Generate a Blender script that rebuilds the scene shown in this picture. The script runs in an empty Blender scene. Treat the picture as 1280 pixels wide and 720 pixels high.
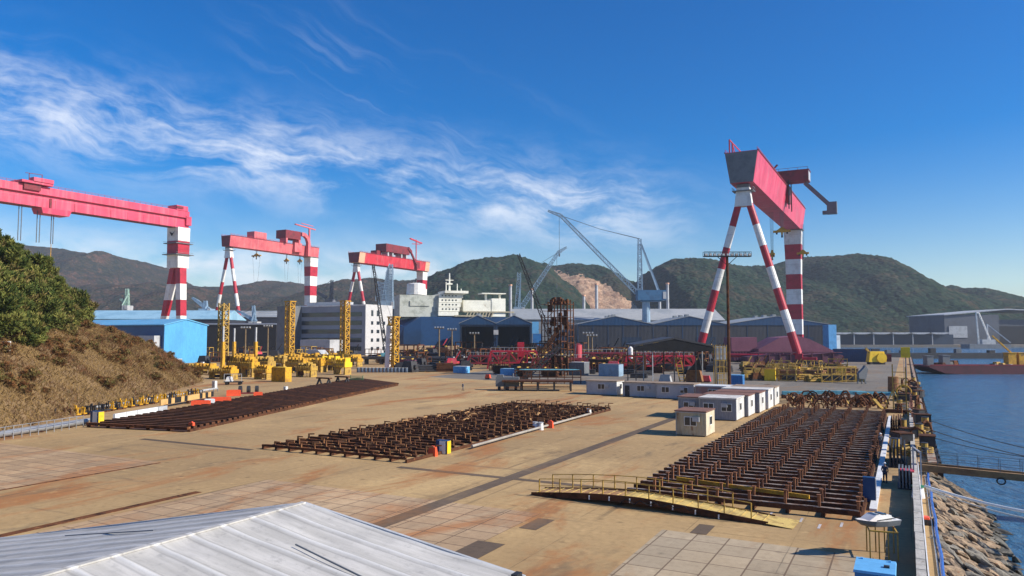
import bpy, bmesh, math, random
from mathutils import Vector, Matrix, noise
random.seed(7)
R = math.radians
SC = bpy.context.scene
COL = SC.collection
PI = math.pi

# ------------------------------------------------------------ camera
FOC = 930.0; CAMH = 12.0; HOR = 418.0
PITCH = math.atan((HOR-360)/FOC)
cd = bpy.data.cameras.new('camera'); cam = bpy.data.objects.new('camera', cd); COL.objects.link(cam)
cd.sensor_width = 36.0; cd.lens = 36.0*FOC/1280; cd.clip_start = 0.1; cd.clip_end = 30000
cam.location = (0, 0, CAMH); cam.rotation_euler = (PI/2+PITCH, 0, 0)
SC.camera = cam

# ------------------------------------------------------------ sun, sky, exposure
SUN_EL = 33.0
sun_h = Vector((0.95, -0.27, 0)).normalized()
SUN_AZ = math.atan2(sun_h.x, sun_h.y)
SKY_STRENGTH = 0.10; SUN_STRENGTH = 5.0; EXPOSURE = 0.45
sd = Vector((sun_h.x*math.cos(R(SUN_EL)), sun_h.y*math.cos(R(SUN_EL)), math.sin(R(SUN_EL))))
sl = bpy.data.lights.new('sun', 'SUN'); so = bpy.data.objects.new('sun', sl); COL.objects.link(so)
sl.energy = SUN_STRENGTH; sl.angle = R(0.5); sl.color = (1.0, 0.93, 0.82)
so.rotation_euler = sd.to_track_quat('Z', 'Y').to_euler(); so.location = (0, 0, 200)
SC.view_settings.view_transform = 'Standard'; SC.view_settings.look = 'None'
SC.view_settings.exposure = EXPOSURE; SC.view_settings.gamma = 1.0

W = bpy.data.worlds.new('World'); SC.world = W; W.use_nodes = True
nt = W.node_tree; nt.nodes.clear()
class NT:
    def __init__(s, t): s.t = t
    def n(s, ty, **k):
        o = s.t.nodes.new(ty)
        for a, b in k.items():
            setattr(o, a, b)
        return o
    def l(s, a, b): s.t.links.new(a, b)
    def val(s, sock, v):
        if hasattr(v, 'is_output') or isinstance(v, bpy.types.NodeSocket): s.l(v, sock)
        else: sock.default_value = v
    def m(s, op, a, b=None, c=None, clamp=False):
        o = s.n('ShaderNodeMath', operation=op, use_clamp=clamp)
        s.val(o.inputs[0], a)
        if b is not None: s.val(o.inputs[1], b)
        if c is not None: s.val(o.inputs[2], c)
        return o.outputs[0]
    def ss(s, x, a, b, lo=0.0, hi=1.0):
        o = s.n('ShaderNodeMapRange', interpolation_type='SMOOTHSTEP')
        s.val(o.inputs[0], x); s.val(o.inputs[1], a); s.val(o.inputs[2], b); s.val(o.inputs[3], lo); s.val(o.inputs[4], hi)
        return o.outputs[0]
    def xyz(s, x, y, z=0.0):
        o = s.n('ShaderNodeCombineXYZ')
        for i, v in enumerate((x, y, z)): s.val(o.inputs[i], v)
        return o.outputs[0]
    def noise(s, vec, scale, detail=4, rough=0.55, dist=0.0):
        o = s.n('ShaderNodeTexNoise'); s.l(vec, o.inputs['Vector'])
        o.inputs['Scale'].default_value = scale; o.inputs['Detail'].default_value = detail
        o.inputs['Roughness'].default_value = rough; o.inputs['Distortion'].default_value = dist
        return o.outputs['Fac']
    def mix(s, f, a, b, bt='MIX'):
        o = s.n('ShaderNodeMix', data_type='RGBA', blend_type=bt)
        s.val(o.inputs[0], f)
        for i, v in ((6, a), (7, b)):
            if isinstance(v, (tuple, list)): v = tuple(v)[:3]+(1.0,)
            s.val(o.inputs[i], v)
        return o.outputs[2]
g = NT(nt)
sky = g.n('ShaderNodeTexSky', sky_type='NISHITA')
sky.sun_disc = False; sky.sun_elevation = R(SUN_EL); sky.sun_rotation = SUN_AZ
sky.air_density = 1.0; sky.dust_density = 0.4; sky.ozone_density = 3.0; sky.altitude = 0
tc = g.n('ShaderNodeTexCoord'); sp = g.n('ShaderNodeSeparateXYZ'); g.l(tc.outputs['Generated'], sp.inputs[0])
dx, dy, dz = sp.outputs
az = g.m('MULTIPLY', g.m('ARCTAN2', dx, dy), 57.29578)
el = g.m('MULTIPLY', g.m('ARCSINE', dz), 57.29578)
def rotc(ang):
    c, s_ = math.cos(R(ang)), math.sin(R(ang))
    return (g.m('ADD', g.m('MULTIPLY', az, c), g.m('MULTIPLY', el, -s_)), g.m('ADD', g.m('MULTIPLY', az, s_), g.m('MULTIPLY', el, c)))
p1, q1 = rotc(9); p2, q2 = rotc(24)
warp = g.noise(g.xyz(az, el, 3.0), 0.11, 4, 0.55)
wq = g.m('MULTIPLY', g.m('SUBTRACT', warp, 0.5), 5.0)
n1 = g.noise(g.xyz(g.m('MULTIPLY', p1, 0.16), g.m('ADD', q1, wq), 1.3), 0.55, 7, 0.62, 0.35)
n2 = g.noise(g.xyz(g.m('MULTIPLY', p2, 0.10), g.m('ADD', q2, wq), 7.7), 0.62, 7, 0.62, 0.3)
n3 = g.noise(g.xyz(g.m('MULTIPLY', az, 0.5), el, 5.0), 0.35, 4, 0.55, 0.3)
# the cirrus band leaves the left edge at ~15 deg and sinks towards ~11 deg on the right
band_c = g.m('ADD', 12.0, g.m('MULTIPLY', g.m('ADD', az, 12.0), -0.125))
dq = g.m('SUBTRACT', el, band_c)
band = g.m('EXPONENT', g.m('MULTIPLY', g.m('MULTIPLY', dq, dq), -1/8.5))
band = g.m('MULTIPLY', band, g.ss(az, 19, 4))
n4 = g.noise(g.xyz(g.m('MULTIPLY', p1, 0.55), g.m('ADD', q1, wq), 9.1), 1.6, 6, 0.65, 0.4)
d1 = g.ss(g.m('ADD', g.m('ADD', g.m('MULTIPLY', n1, 0.58), g.m('MULTIPLY', n3, 0.40)), g.m('MULTIPLY', n4, 0.15)), 0.46, 0.76)
c1 = g.m('MULTIPLY', g.m('MULTIPLY', d1, band), 0.80)
hi_c = g.m('ADD', 16.0, g.m('MULTIPLY', g.m('ADD', az, 10.0), -0.42))
dh = g.m('SUBTRACT', el, hi_c)
wis = g.m('MULTIPLY', g.m('EXPONENT', g.m('MULTIPLY', g.m('MULTIPLY', dh, dh), -1/22.0)), g.ss(az, 14, 0))
c2 = g.m('MULTIPLY', g.m('MULTIPLY', g.ss(n2, 0.46, 0.80), g.m('MULTIPLY', wis, g.ss(az, -25, -12))), 0.30)
low_c = g.m('MULTIPLY', g.m('EXPONENT', g.m('MULTIPLY', g.m('POWER', g.m('SUBTRACT', el, 4.6), 2.0), -1/4.5)), g.ss(az, 4, -9))
c3 = g.m('MULTIPLY', g.m('MULTIPLY', g.ss(n3, 0.28, 0.62), low_c), 0.72)
cl = g.m('MAXIMUM', c1, g.m('MAXIMUM', c2, c3))
cl = g.m('MULTIPLY', cl, g.ss(el, 0.0, 3.0), clamp=True)
hsv = g.n('ShaderNodeHueSaturation'); hsv.inputs['Saturation'].default_value = 1.62; hsv.inputs['Value'].default_value = 1.04; hsv.inputs['Hue'].default_value = 0.512
g.l(sky.outputs[0], hsv.inputs['Color'])
scol = g.mix(cl, hsv.outputs[0], (8.2, 8.4, 8.8))
bg = g.n('ShaderNodeBackground'); g.l(scol, bg.inputs[0]); bg.inputs[1].default_value = SKY_STRENGTH
out = g.n('ShaderNodeOutputWorld'); g.l(bg.outputs[0], out.inputs[0])

# ------------------------------------------------------------ geometry of the view and of the yard
SP, CP = math.sin(PITCH), math.cos(PITCH)
def ray(px, py):
    a, b = (px-640)/FOC, (360-py)/FOC
    return Vector((a, CP-b*SP, SP+b*CP))
def G(px, py, z=0.0):
    d = ray(px, py); t = (z-CAMH)/d.z
    return Vector((d.x*t, d.y*t, z))
def D(px, py, Y):
    d = ray(px, py); t = Y/d.y
    return Vector((d.x*t, Y, CAMH+d.z*t))
TH = math.atan((1131-640)/FOC); ST, CT = math.sin(TH), math.cos(TH); YR = -TH   # yaw of the yard grid
def UV(p): return (p[0]*ST+p[1]*CT, p[0]*CT-p[1]*ST)
def XY(u, v, z=0.0): return Vector((u*ST+v*CT, u*CT-v*ST, z))

# ------------------------------------------------------------ materials
MC = {}
def lin(c):
    return c
def mat(name, col, col2=None, rough=0.6, metal=0.0, scale=1.0, lo=0.45, hi=0.65, amt=1.0, bump=0.0, bscale=8.0, stretch=(1, 1, 1), fine=0.12, rust=None, rlo=.58, rhi=.66, rscale=None, spec=0.4):
    if name in MC: return MC[name]
    m = bpy.data.materials.new(name); m.use_nodes = True; t = NT(m.node_tree)
    b = m.node_tree.nodes['Principled BSDF']
    b.inputs['Roughness'].default_value = rough; b.inputs['Metallic'].default_value = metal
    b.inputs['Specular IOR Level'].default_value = spec
    tc = t.n('ShaderNodeTexCoord'); mp = t.n('ShaderNodeMapping'); t.l(tc.outputs['Object'], mp.inputs[0]); mp.inputs['Scale'].default_value = stretch
    v = mp.outputs[0]
    col2 = col2 or tuple(c*0.72 for c in col)
    f = t.ss(t.noise(v, scale, 5, 0.6), lo, hi, 0.0, amt)
    c = t.mix(f, col, col2)
    fn = t.noise(v, scale*9, 3, 0.6)
    c = t.mix(t.ss(fn, 0.35, 0.7, 0.0, fine*2.2), c, tuple(x*0.6 for x in col2))
    if rust:
        rs = rscale or scale*2.1
        c = t.mix(t.ss(t.noise(v, rs, 6, 0.65), rlo, rhi), c, rust)
    t.l(c, b.inputs['Base Color'])
    if bump:
        bn = t.n('ShaderNodeBump'); bn.inputs['Strength'].default_value = bump; bn.inputs['Distance'].default_value = 0.05
        t.l(t.noise(v, bscale, 4, 0.6), bn.inputs['Height']); t.l(bn.outputs[0], b.inputs['Normal'])
    MC[name] = m; return m
def corrug(name, col, col2, axis=0, period=0.3, scale=0.2, rough=0.5, strength=0.6, dist=0.05, rust=None, metal=0.0):
    """profiled sheet metal: ribs as bump along one object axis"""
    if name in MC: return MC[name]
    m = mat(name, col, col2, rough=rough, scale=scale, metal=metal, stretch=(1, 1, .35), rust=rust)
    t = NT(m.node_tree); b = m.node_tree.nodes['Principled BSDF']
    tc = t.n('ShaderNodeTexCoord'); sp = t.n('ShaderNodeSeparateXYZ'); t.l(tc.outputs['Object'], sp.inputs[0])
    h = t.m('SINE', t.m('MULTIPLY', sp.outputs[axis], 2*PI/period))
    bn = t.n('ShaderNodeBump'); bn.inputs['Strength'].default_value = strength; bn.inputs['Distance'].default_value = dist
    t.l(h, bn.inputs['Height']); t.l(bn.outputs[0], b.inputs['Normal'])
    return m
RUST = (0.16, 0.062, 0.026); DRUST = (0.055, 0.025, 0.015)
M_red = mat('red_paint', (0.58, 0.035, 0.055), (0.44, 0.03, 0.045), rough=0.45, scale=0.12, fine=0.08)
M_pink = mat('faded_red_paint', (0.66, 0.14, 0.15), (0.52, 0.09, 0.11), rough=0.55, scale=0.1, fine=0.08)
M_coral = mat('coral_red_paint', (0.64, 0.060, 0.125), (0.53, 0.048, 0.10), rough=0.5, scale=0.1, fine=0.08)
M_dred = mat('dark_red_paint', (0.22, 0.02, 0.03), (0.13, 0.02, 0.025), rough=0.6, scale=0.4)
M_white = mat('white_paint', (0.78, 0.77, 0.73), (0.62, 0.60, 0.56), rough=0.5, scale=0.25, fine=0.06)
M_cream = mat('peach_paint', (0.75, 0.42, 0.27), (0.65, 0.36, 0.24), rough=0.5, scale=0.25)
M_grey = mat('grey_paint', (0.16, 0.17, 0.18), (0.12, 0.13, 0.14), rough=0.55, scale=0.3)
M_lgrey = mat('light_grey_paint', (0.45, 0.46, 0.47), (0.34, 0.35, 0.36), rough=0.55, scale=0.3)
M_dark = mat('dark_steel', (0.035, 0.035, 0.038), (0.02, 0.02, 0.022), rough=0.6, scale=0.8, rust=(.06, .03, .02))
M_black = mat('black_interior', (0.012, 0.013, 0.016), (0.008, 0.008, 0.01), rough=0.9)
M_rust = mat('rusty_steel', RUST, DRUST, spec=.15, rough=0.95, scale=0.9, rust=(0.26, 0.11, 0.045))
M_drust = mat('dark_rusty_steel', (0.105, 0.045, 0.023), (0.045, 0.021, 0.013), rough=0.95, spec=.15, scale=0.9, rust=(0.16, 0.065, 0.03))
M_rusty_o = mat('orange_rusty_steel', (0.26, 0.12, 0.045), (0.16, 0.065, 0.03), rough=0.85, scale=1.3)
M_rpost = mat('orange_brown_post', (0.28, 0.115, 0.048), (0.13, 0.05, 0.026), rough=.85, scale=1.1)
M_beamtop = mat('worn_steel_top', (0.30, 0.25, 0.215), (0.15, 0.095, 0.07), rough=0.9, scale=1.1, spec=.15, rust=(.17, .075, .035), rlo=.5, rhi=.6)
M_yel = mat('yellow_paint', (0.66, 0.36, 0.02), (0.42, 0.22, 0.02), rough=0.6, scale=0.6, fine=.2, rust=(0.20, 0.09, 0.03), rlo=.55, rhi=.66)
M_byel = mat('bright_yellow_paint', (0.85, 0.56, 0.02), (0.70, 0.42, 0.02), rough=0.5, scale=0.5)
M_dyel = mat('dirty_yellow_paint', (0.48, 0.30, 0.05), (0.26, 0.16, 0.04), rough=0.7, scale=0.9, rust=(0.16, 0.07, 0.03))
M_blue = mat('blue_paint', (0.03, 0.17, 0.42), (0.025, 0.12, 0.32), rough=0.5, scale=0.3)
M_lblue = mat('light_blue_paint', (0.14, 0.42, 0.72), (0.11, 0.34, 0.60), rough=0.5, scale=0.3)
M_teal = mat('teal_paint', (0.14, 0.42, 0.50), (0.08, 0.28, 0.35), rough=0.6, scale=0.7, rust=RUST)
M_navy = mat('navy_hull_paint', (0.008, 0.052, 0.15), (0.007, 0.040, 0.11), rough=0.5, scale=0.08)
M_hall = corrug('dark_blue_cladding', (0.008, 0.028, 0.066), (0.007, 0.022, 0.052), 0, 0.9)
M_hallgrey = corrug('slate_cladding', (0.034, 0.038, 0.050), (0.028, 0.031, 0.042), 0, 0.9)
M_bluegable = corrug('blue_gable_cladding', (0.010, 0.055, 0.14), (0.009, 0.045, 0.12), 0, 0.9)
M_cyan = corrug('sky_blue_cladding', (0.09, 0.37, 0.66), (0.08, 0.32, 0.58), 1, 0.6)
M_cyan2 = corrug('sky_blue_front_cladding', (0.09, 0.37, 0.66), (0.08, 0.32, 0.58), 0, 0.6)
M_cyanroof = mat('light_blue_roof', (0.30, 0.50, 0.62), (0.22, 0.40, 0.52), rough=0.5, scale=0.1)
M_roofgrey = mat('grey_roof_sheet', (0.30, 0.32, 0.33), (0.22, 0.24, 0.25), rough=0.55, scale=0.05)
M_concrete = mat('concrete', (0.36, 0.33, 0.28), (0.26, 0.235, 0.2), rough=0.9, scale=0.4, bump=0.3)
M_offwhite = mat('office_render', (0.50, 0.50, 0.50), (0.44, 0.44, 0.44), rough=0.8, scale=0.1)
M_office_s = mat('office_shaded_side', (0.30, 0.31, 0.34), (0.25, 0.26, 0.29), rough=0.8, scale=0.1)  # shade of the long side put into a darker grey than the end
M_glass = mat('dark_glass', (0.02, 0.028, 0.035), (0.03, 0.04, 0.05), rough=0.12, spec=0.7)
M_purple = mat('purple_primer', (0.19, 0.065, 0.105), (0.15, 0.05, 0.085), rough=0.7, scale=0.15)
M_hullred = mat('dark_red_hull', (0.10, 0.02, 0.028), (0.07, 0.018, 0.022), rough=0.6, scale=0.2)
M_cabgrey = corrug('shaded_cabin_cladding', (0.26, 0.27, 0.30), (0.20, 0.21, 0.23), 0, 0.24, scale=0.6, dist=0.03)  # cabin fronts: their shade is put into the grey
M_cabwhite = corrug('white_cabin_cladding', (0.70, 0.70, 0.68), (0.58, 0.57, 0.54), 1, 0.24, scale=0.6, dist=0.03)
M_cabend = corrug('lit_cabin_end_cladding', (0.66, 0.66, 0.63), (0.5, 0.49, 0.46), 0, 0.24, scale=0.6, dist=0.03)  # cabin ends: sunlight put into a paler tone than the fronts
M_beige = corrug('beige_cabin_cladding', (0.50, 0.42, 0.27), (0.38, 0.30, 0.19), 0, 0.5, scale=0.8, dist=0.05, rust=(0.24, 0.12, 0.06))
M_rroof = mat('rust_brown_roof', (0.21, 0.10, 0.07), (0.15, 0.075, 0.055), rough=0.85, scale=0.7)
M_wroof = mat('pale_flat_roof', (0.62, 0.60, 0.56), (0.42, 0.38, 0.34), rough=0.8, scale=0.7)
M_oroof = mat('ochre_flat_roof', (0.30, 0.22, 0.15), (0.22, 0.15, 0.10), rough=0.85, scale=0.7)
M_orange = mat('orange_plastic', (0.80, 0.10, 0.03), (0.68, 0.08, 0.03), rough=0.4, scale=1)
M_wplastic = mat('white_plastic', (0.80, 0.80, 0.78), (0.70, 0.70, 0.68), rough=0.4, scale=1)
M_galv = mat('galvanised_steel', (0.38, 0.39, 0.40), (0.28, 0.29, 0.30), rough=0.45, metal=0.5, scale=1)
M_rope = mat('pale_rope', (0.62, 0.60, 0.54), (0.5, 0.47, 0.4), rough=0.9, scale=3)
M_drope = mat('dark_rope', (0.10, 0.08, 0.06), (0.06, 0.05, 0.04), rough=0.9, scale=3)
M_rubber = mat('black_rubber', (0.018, 0.018, 0.02), (0.012, 0.012, 0.013), rough=0.8, scale=2)
M_bluepipe = mat('blue_pipe', (0.03, 0.12, 0.42), (0.025, 0.09, 0.32), rough=0.45, scale=1)
M_steelwire = mat('wire_rope', (0.12, 0.13, 0.15), (0.09, 0.1, 0.11), rough=0.6, scale=1)
M_cranegrey = mat('pale_blue_crane_paint', (0.26, 0.37, 0.48), (0.19, 0.28, 0.37), rough=0.5, scale=0.4)
M_green = mat('green_paint', (0.03, 0.22, 0.10), (0.02, 0.15, 0.07), rough=0.6, scale=1)
M_skin = mat('skin', (0.45, 0.27, 0.19), (0.4, 0.24, 0.17), rough=0.6, scale=5)
M_cloth = mat('navy_workwear', (0.035, 0.045, 0.075), (0.025, 0.03, 0.05), rough=0.9, scale=5)
M_cloth2 = mat('grey_workwear', (0.12, 0.13, 0.15), (0.09, 0.1, 0.11), rough=0.9, scale=5)

# ------------------------------------------------------------ mesh builder
class MB:
    def __init__(s): s.v = []; s.f = []; s.m = []
    def add(s, vs, fs, mi=0):
        o = len(s.v); s.v += [tuple(x) for x in vs]
        for f in fs: s.f.append(tuple(i+o for i in f)); s.m.append(mi)
        return s
    def box(s, c, d, rz=0.0, mi=0, top=None):
        """c = centre of the base, d = size; top = scale of the top face"""
        tx, ty = top or (1, 1); cz, sz = math.cos(rz), math.sin(rz); vs = []
        for k, (ax, ay) in ((0, (1, 1)), (1, (tx, ty))):
            for i, j in ((-1, -1), (1, -1), (1, 1), (-1, 1)):
                x, y = i*d[0]/2*ax, j*d[1]/2*ay
                vs.append((c[0]+x*cz-y*sz, c[1]+x*sz+y*cz, c[2]+k*d[2]))
        return s.add(vs, [(3, 2, 1, 0), (4, 5, 6, 7), (0, 1, 5, 4), (1, 2, 6, 5), (2, 3, 7, 6), (3, 0, 4, 7)], mi)
    def frame(s, p, q):
        p, q = Vector(p), Vector(q); d = (q-p)
        if d.length < 1e-6: d = Vector((0, 0, 1e-3))
        d.normalize(); up = Vector((0, 0, 1)) if abs(d.z) < 0.95 else Vector((0, 1, 0))
        a = d.cross(up).normalized(); b = a.cross(d).normalized(); return p, q, a, b
    def bar(s, p, q, w, h=None, mi=0, w2=None, h2=None):
        h = h or w; w2 = w2 or w; h2 = h2 or h
        p, q, a, b = s.frame(p, q); vs = []
        for c, ww, hh in ((p, w, h), (q, w2, h2)):
            for i, j in ((-1, -1), (1, -1), (1, 1), (-1, 1)): vs.append(c+a*(i*ww/2)+b*(j*hh/2))
        return s.add(vs, [(0, 1, 2, 3), (7, 6, 5, 4), (4, 5, 1, 0), (5, 6, 2, 1), (6, 7, 3, 2), (7, 4, 0, 3)], mi)
    def tube(s, p, q, r0, r1=None, n=10, mi=0, bands=None):
        r1 = r0 if r1 is None else r1
        p, q, a, b = s.frame(p, q); K = len(bands) if bands else 1
        o = len(s.v)
        for k in range(K+1):
            t = k/K; c = p.lerp(q, t); r = r0+(r1-r0)*t
            for i in range(n):
                an = 2*PI*i/n; s.v.append(tuple(c+a*(r*math.cos(an))+b*(r*math.sin(an))))
        for k in range(K):
            for i in range(n):
                j = (i+1) % n
                s.f.append((o+k*n+i, o+(k+1)*n+i, o+(k+1)*n+j, o+k*n+j)); s.m.append(bands[k] if bands else mi)
        s.f.append(tuple(o+i for i in range(n))); s.m.append(bands[0] if bands else mi)
        s.f.append(tuple(o+K*n+i for i in reversed(range(n)))); s.m.append(bands[-1] if bands else mi)
        return s
    def path(s, pts, r, n=6, mi=0):
        for a, b in zip(pts, pts[1:]): s.tube(a, b, r, r, n, mi)
        return s
    def prism(s, prof, y0, y1, mi=0, axis='y', capmi=None):
        """prof = (x,z) outline extruded along y (or axis 'x': outline is (y,z))"""
        n = len(prof); vs = []
        for yy in (y0, y1):
            for a, z in prof: vs.append((a, yy, z) if axis == 'y' else (yy, a, z))
        o = len(s.v); s.v += vs
        for i in range(n):
            j = (i+1) % n; s.f.append((o+i, o+j, o+n+j, o+n+i)); s.m.append(mi)
        cm = mi if capmi is None else capmi
        s.f.append(tuple(o+i for i in reversed(range(n)))); s.m.append(cm)
        s.f.append(tuple(o+n+i for i in range(n))); s.m.append(cm)
        return s
    def poly(s, pts, mi=0): return s.add(pts, [tuple(range(len(pts)))], mi)
    def lattice(s, p, q, w0, w1, n, r=0.1, mi=0, tri=False):
        p, q, a, b = s.frame(p, q); rings = []
        for k in range(n+1):
            t = k/n; c = p.lerp(q, t); w = (w0+(w1-w0)*t)/2
            rings.append([c+a*i*w+b*j*w for i, j in ((-1, -1), (1, -1), (1, 1), (-1, 1))])
        for k in range(n):
            for i in range(4):
                j = (i+1) % 4
                s.bar(rings[k][i], rings[k+1][i], r*1.5, mi=mi)
                s.bar(rings[k][i], rings[k][j], r, mi=mi)
                s.bar(rings[k][i] if k % 2 else rings[k][j], rings[k+1][j] if k % 2 else rings[k+1][i], r, mi=mi)
        return s
    def build(s, name, mats, parent=None, loc=None, rz=0.0, smooth=False):
        me = bpy.data.meshes.new(name); me.from_pydata(s.v, [], s.f)
        if not isinstance(mats, (list, tuple)): mats = [mats]
        for m in mats: me.materials.append(m)
        me.polygons.foreach_set('material_index', s.m)
        if smooth: me.polygons.foreach_set('use_smooth', [True]*len(s.f))
        me.update(); bm = bmesh.new(); bm.from_mesh(me); bmesh.ops.recalc_face_normals(bm, faces=bm.faces); bm.to_mesh(me); bm.free()
        o = bpy.data.objects.new(name, me); COL.objects.link(o)
        if parent: o.parent = parent
        if loc is not None: o.location = loc
        o.rotation_euler.z = rz
        return o
def tag(o, label, cat, group=None):
    o['label'] = label; o['category'] = cat
    if group: o['group'] = group
    return o
def thing(name, label, cat, loc=(0, 0, 0), rz=0.0, group=None):
    o = bpy.data.objects.new(name, None); COL.objects.link(o); o.empty_display_size = 0.3
    o.location = loc; o.rotation_euler.z = rz
    return tag(o, label, cat, group)
def struct(o): o['kind'] = 'structure'; return o
def dup(root, loc, rz, label=None, sc=None, group=None):
    r = root.copy(); COL.objects.link(r); r.location = loc; r.rotation_euler.z = rz
    if label: r['label'] = label
    if group: r['group'] = group
    if sc: r.scale = (sc, sc, sc) if not isinstance(sc, (tuple, list)) else sc
    for ch in root.children:
        c = ch.copy(); COL.objects.link(c); c.parent = r
        for gc in ch.children:
            d = gc.copy(); COL.objects.link(d); d.parent = c
    return r

#@@SETTING
# ============================================================ SETTING
def coords(t, kind='Object'):
    return t.n('ShaderNodeTexCoord').outputs[kind]
def ground_mat(name, base, base2, stain, dark, slab=None, jcol=(0.13, 0.085, 0.055), tint=1.0):
    m = bpy.data.materials.new(name); m.use_nodes = True; t = NT(m.node_tree); b = m.node_tree.nodes['Principled BSDF']
    b.inputs['Roughness'].default_value = 0.9; b.inputs['Specular IOR Level'].default_value = 0.2
    v = coords(t)
    sp = t.n('ShaderNodeSeparateXYZ'); t.l(v, sp.inputs[0])
    st = t.xyz(sp.outputs[0], t.m('MULTIPLY', sp.outputs[1], 0.33), 0.0)    # streaks run along the yard
    c = t.mix(t.ss(t.noise(v, 0.035, 5, 0.6), 0.38, 0.62), base, base2)
    c = t.mix(t.ss(t.noise(st, 0.055, 6, 0.7, 0.8), 0.54, 0.66, 0, 0.55), c, tuple(min(.6, x*1.38) for x in base))
    c = t.mix(t.ss(t.noise(st, 0.11, 6, 0.68, 0.9), 0.50, 0.66, 0, 0.9), c, stain)
    c = t.mix(t.ss(t.noise(st, 0.28, 6, 0.7, 0.3), 0.54, 0.74, 0, 0.65), c, dark)
    c = t.mix(t.ss(t.noise(v, 2.2, 5, 0.7), 0.42, 0.75, 0, 0.45), c, tuple(x*0.62 for x in base2))
    c = t.mix(t.ss(t.noise(v, 0.8, 3, 0.6), 0.56, 0.72, 0, 0.35), c, tuple(min(x*1.3, 0.7) for x in base))
    # hairline joints of the cast slabs, tyre tracks, oily spots
    j1 = t.m('ABSOLUTE', t.m('SUBTRACT', t.m('FRACT', t.m('ADD', t.m('DIVIDE', sp.outputs[0], 6.1), t.m('MULTIPLY', t.noise(v, .6, 2, .5), .012))), .5))
    j2 = t.m('ABSOLUTE', t.m('SUBTRACT', t.m('FRACT', t.m('ADD', t.m('DIVIDE', sp.outputs[1], 9.3), t.m('MULTIPLY', t.noise(v, .6, 2, .5), .008))), .5))
    jn = t.m('MAXIMUM', t.ss(j1, .4925, .498), t.ss(j2, .4945, .498))
    c = t.mix(t.m('MULTIPLY', jn, t.ss(t.noise(v, .12, 3, .6), .42, .62, 0, .6)), c, tuple(x*.5 for x in dark))
    trk = t.noise(t.xyz(t.m('MULTIPLY', sp.outputs[0], 1.3), t.m('MULTIPLY', sp.outputs[1], 0.035), 4.0), 1.0, 3, .6, .4)
    c = t.mix(t.m('MULTIPLY', t.ss(trk, .58, .68, 0, .5), t.ss(t.noise(v, .05, 3, .6), .46, .6)), c, tuple(x*.8 for x in dark))
    trk = t.noise(t.xyz(t.m('MULTIPLY', sp.outputs[0], .05), t.m('MULTIPLY', sp.outputs[1], 0.9), 8.0), 1.0, 4, .6, .5)
    c = t.mix(t.m('MULTIPLY', t.ss(trk, .56, .70, 0, .5), t.ss(t.noise(v, .04, 3, .6), .42, .58)), c, tuple(x*1.05 for x in dark))
    vo = t.n('ShaderNodeTexVoronoi'); t.l(v, vo.inputs['Vector']); vo.inputs['Scale'].default_value = 0.45
    c = t.mix(t.ss(vo.outputs['Distance'], 0.16, 0.03, 0, 0.4), c, tuple(x*0.35 for x in dark))
    if slab:
        br = t.n('ShaderNodeTexBrick'); br.offset = 0.0; t.l(v, br.inputs['Vector'])
        br.inputs['Scale'].default_value = 1.0; br.inputs['Brick Width'].default_value = slab[0]; br.inputs['Row Height'].default_value = slab[1]
        br.inputs['Mortar Size'].default_value = slab[2]; br.inputs['Mortar Smooth'].default_value = 0.3; br.inputs['Bias'].default_value = 0.0
        br.inputs['Color1'].default_value = (0.88, 0.88, 0.88, 1); br.inputs['Color2'].default_value = (1.08, 1.06, 1.03, 1); br.inputs['Mortar'].default_value = (1, 1, 1, 1)
        c = t.mix(1.0, c, br.outputs['Color'], 'MULTIPLY')
        c = t.mix(t.m('MULTIPLY', br.outputs['Fac'], 0.85), c, jcol)
    t.l(c, b.inputs['Base Color'])
    bn = t.n('ShaderNodeBump'); bn.inputs['Strength'].default_value = 0.25; bn.inputs['Distance'].default_value = 0.02
    t.l(t.noise(v, 6.0, 4, 0.7), bn.inputs['Height']); t.l(bn.outputs[0], b.inputs['Normal'])
    return m
M_ground = ground_mat('yard_concrete', (0.45, 0.300, 0.140), (0.34, 0.226, 0.108), (0.36, 0.150, 0.052), (0.125, 0.095, 0.062))
M_slab = ground_mat('slab_concrete', (0.45, 0.315, 0.19), (0.385, 0.26, 0.15), (0.38, 0.165, 0.065), (0.20, 0.15, 0.10), (2.2, 1.6, 0.055))
M_slab2 = ground_mat('pale_slab_concrete', (0.43, 0.345, 0.235), (0.37, 0.29, 0.19), (0.34, 0.19, 0.09), (0.18, 0.15, 0.11), (1.9, 2.0, 0.05))
M_strip = ground_mat('dark_strip_asphalt', (0.135, 0.098, 0.068), (0.105, 0.075, 0.055), (0.22, 0.115, 0.055), (0.24, 0.17, 0.10))
M_road = ground_mat('grey_road', (0.20, 0.18, 0.15), (0.17, 0.15, 0.125), (0.22, 0.15, 0.09), (0.11, 0.10, 0.085))
def yard_poly(name, pts, z, m, thick=None):
    """pts in yard (v,u); the object is turned into the yard frame"""
    mb = MB()
    if thick:
        n = len(pts); mb.add([(p[0], p[1], z) for p in pts]+[(p[0], p[1], z-thick) for p in pts],
                             [tuple(range(n)), tuple(reversed(range(n, 2*n)))]+[(i, i+n, (i+1) % n+n, (i+1) % n) for i in range(n)])
    else: mb.poly([(p[0], p[1], z) for p in pts])
    return struct(mb.build(name, m, rz=YR))
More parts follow.
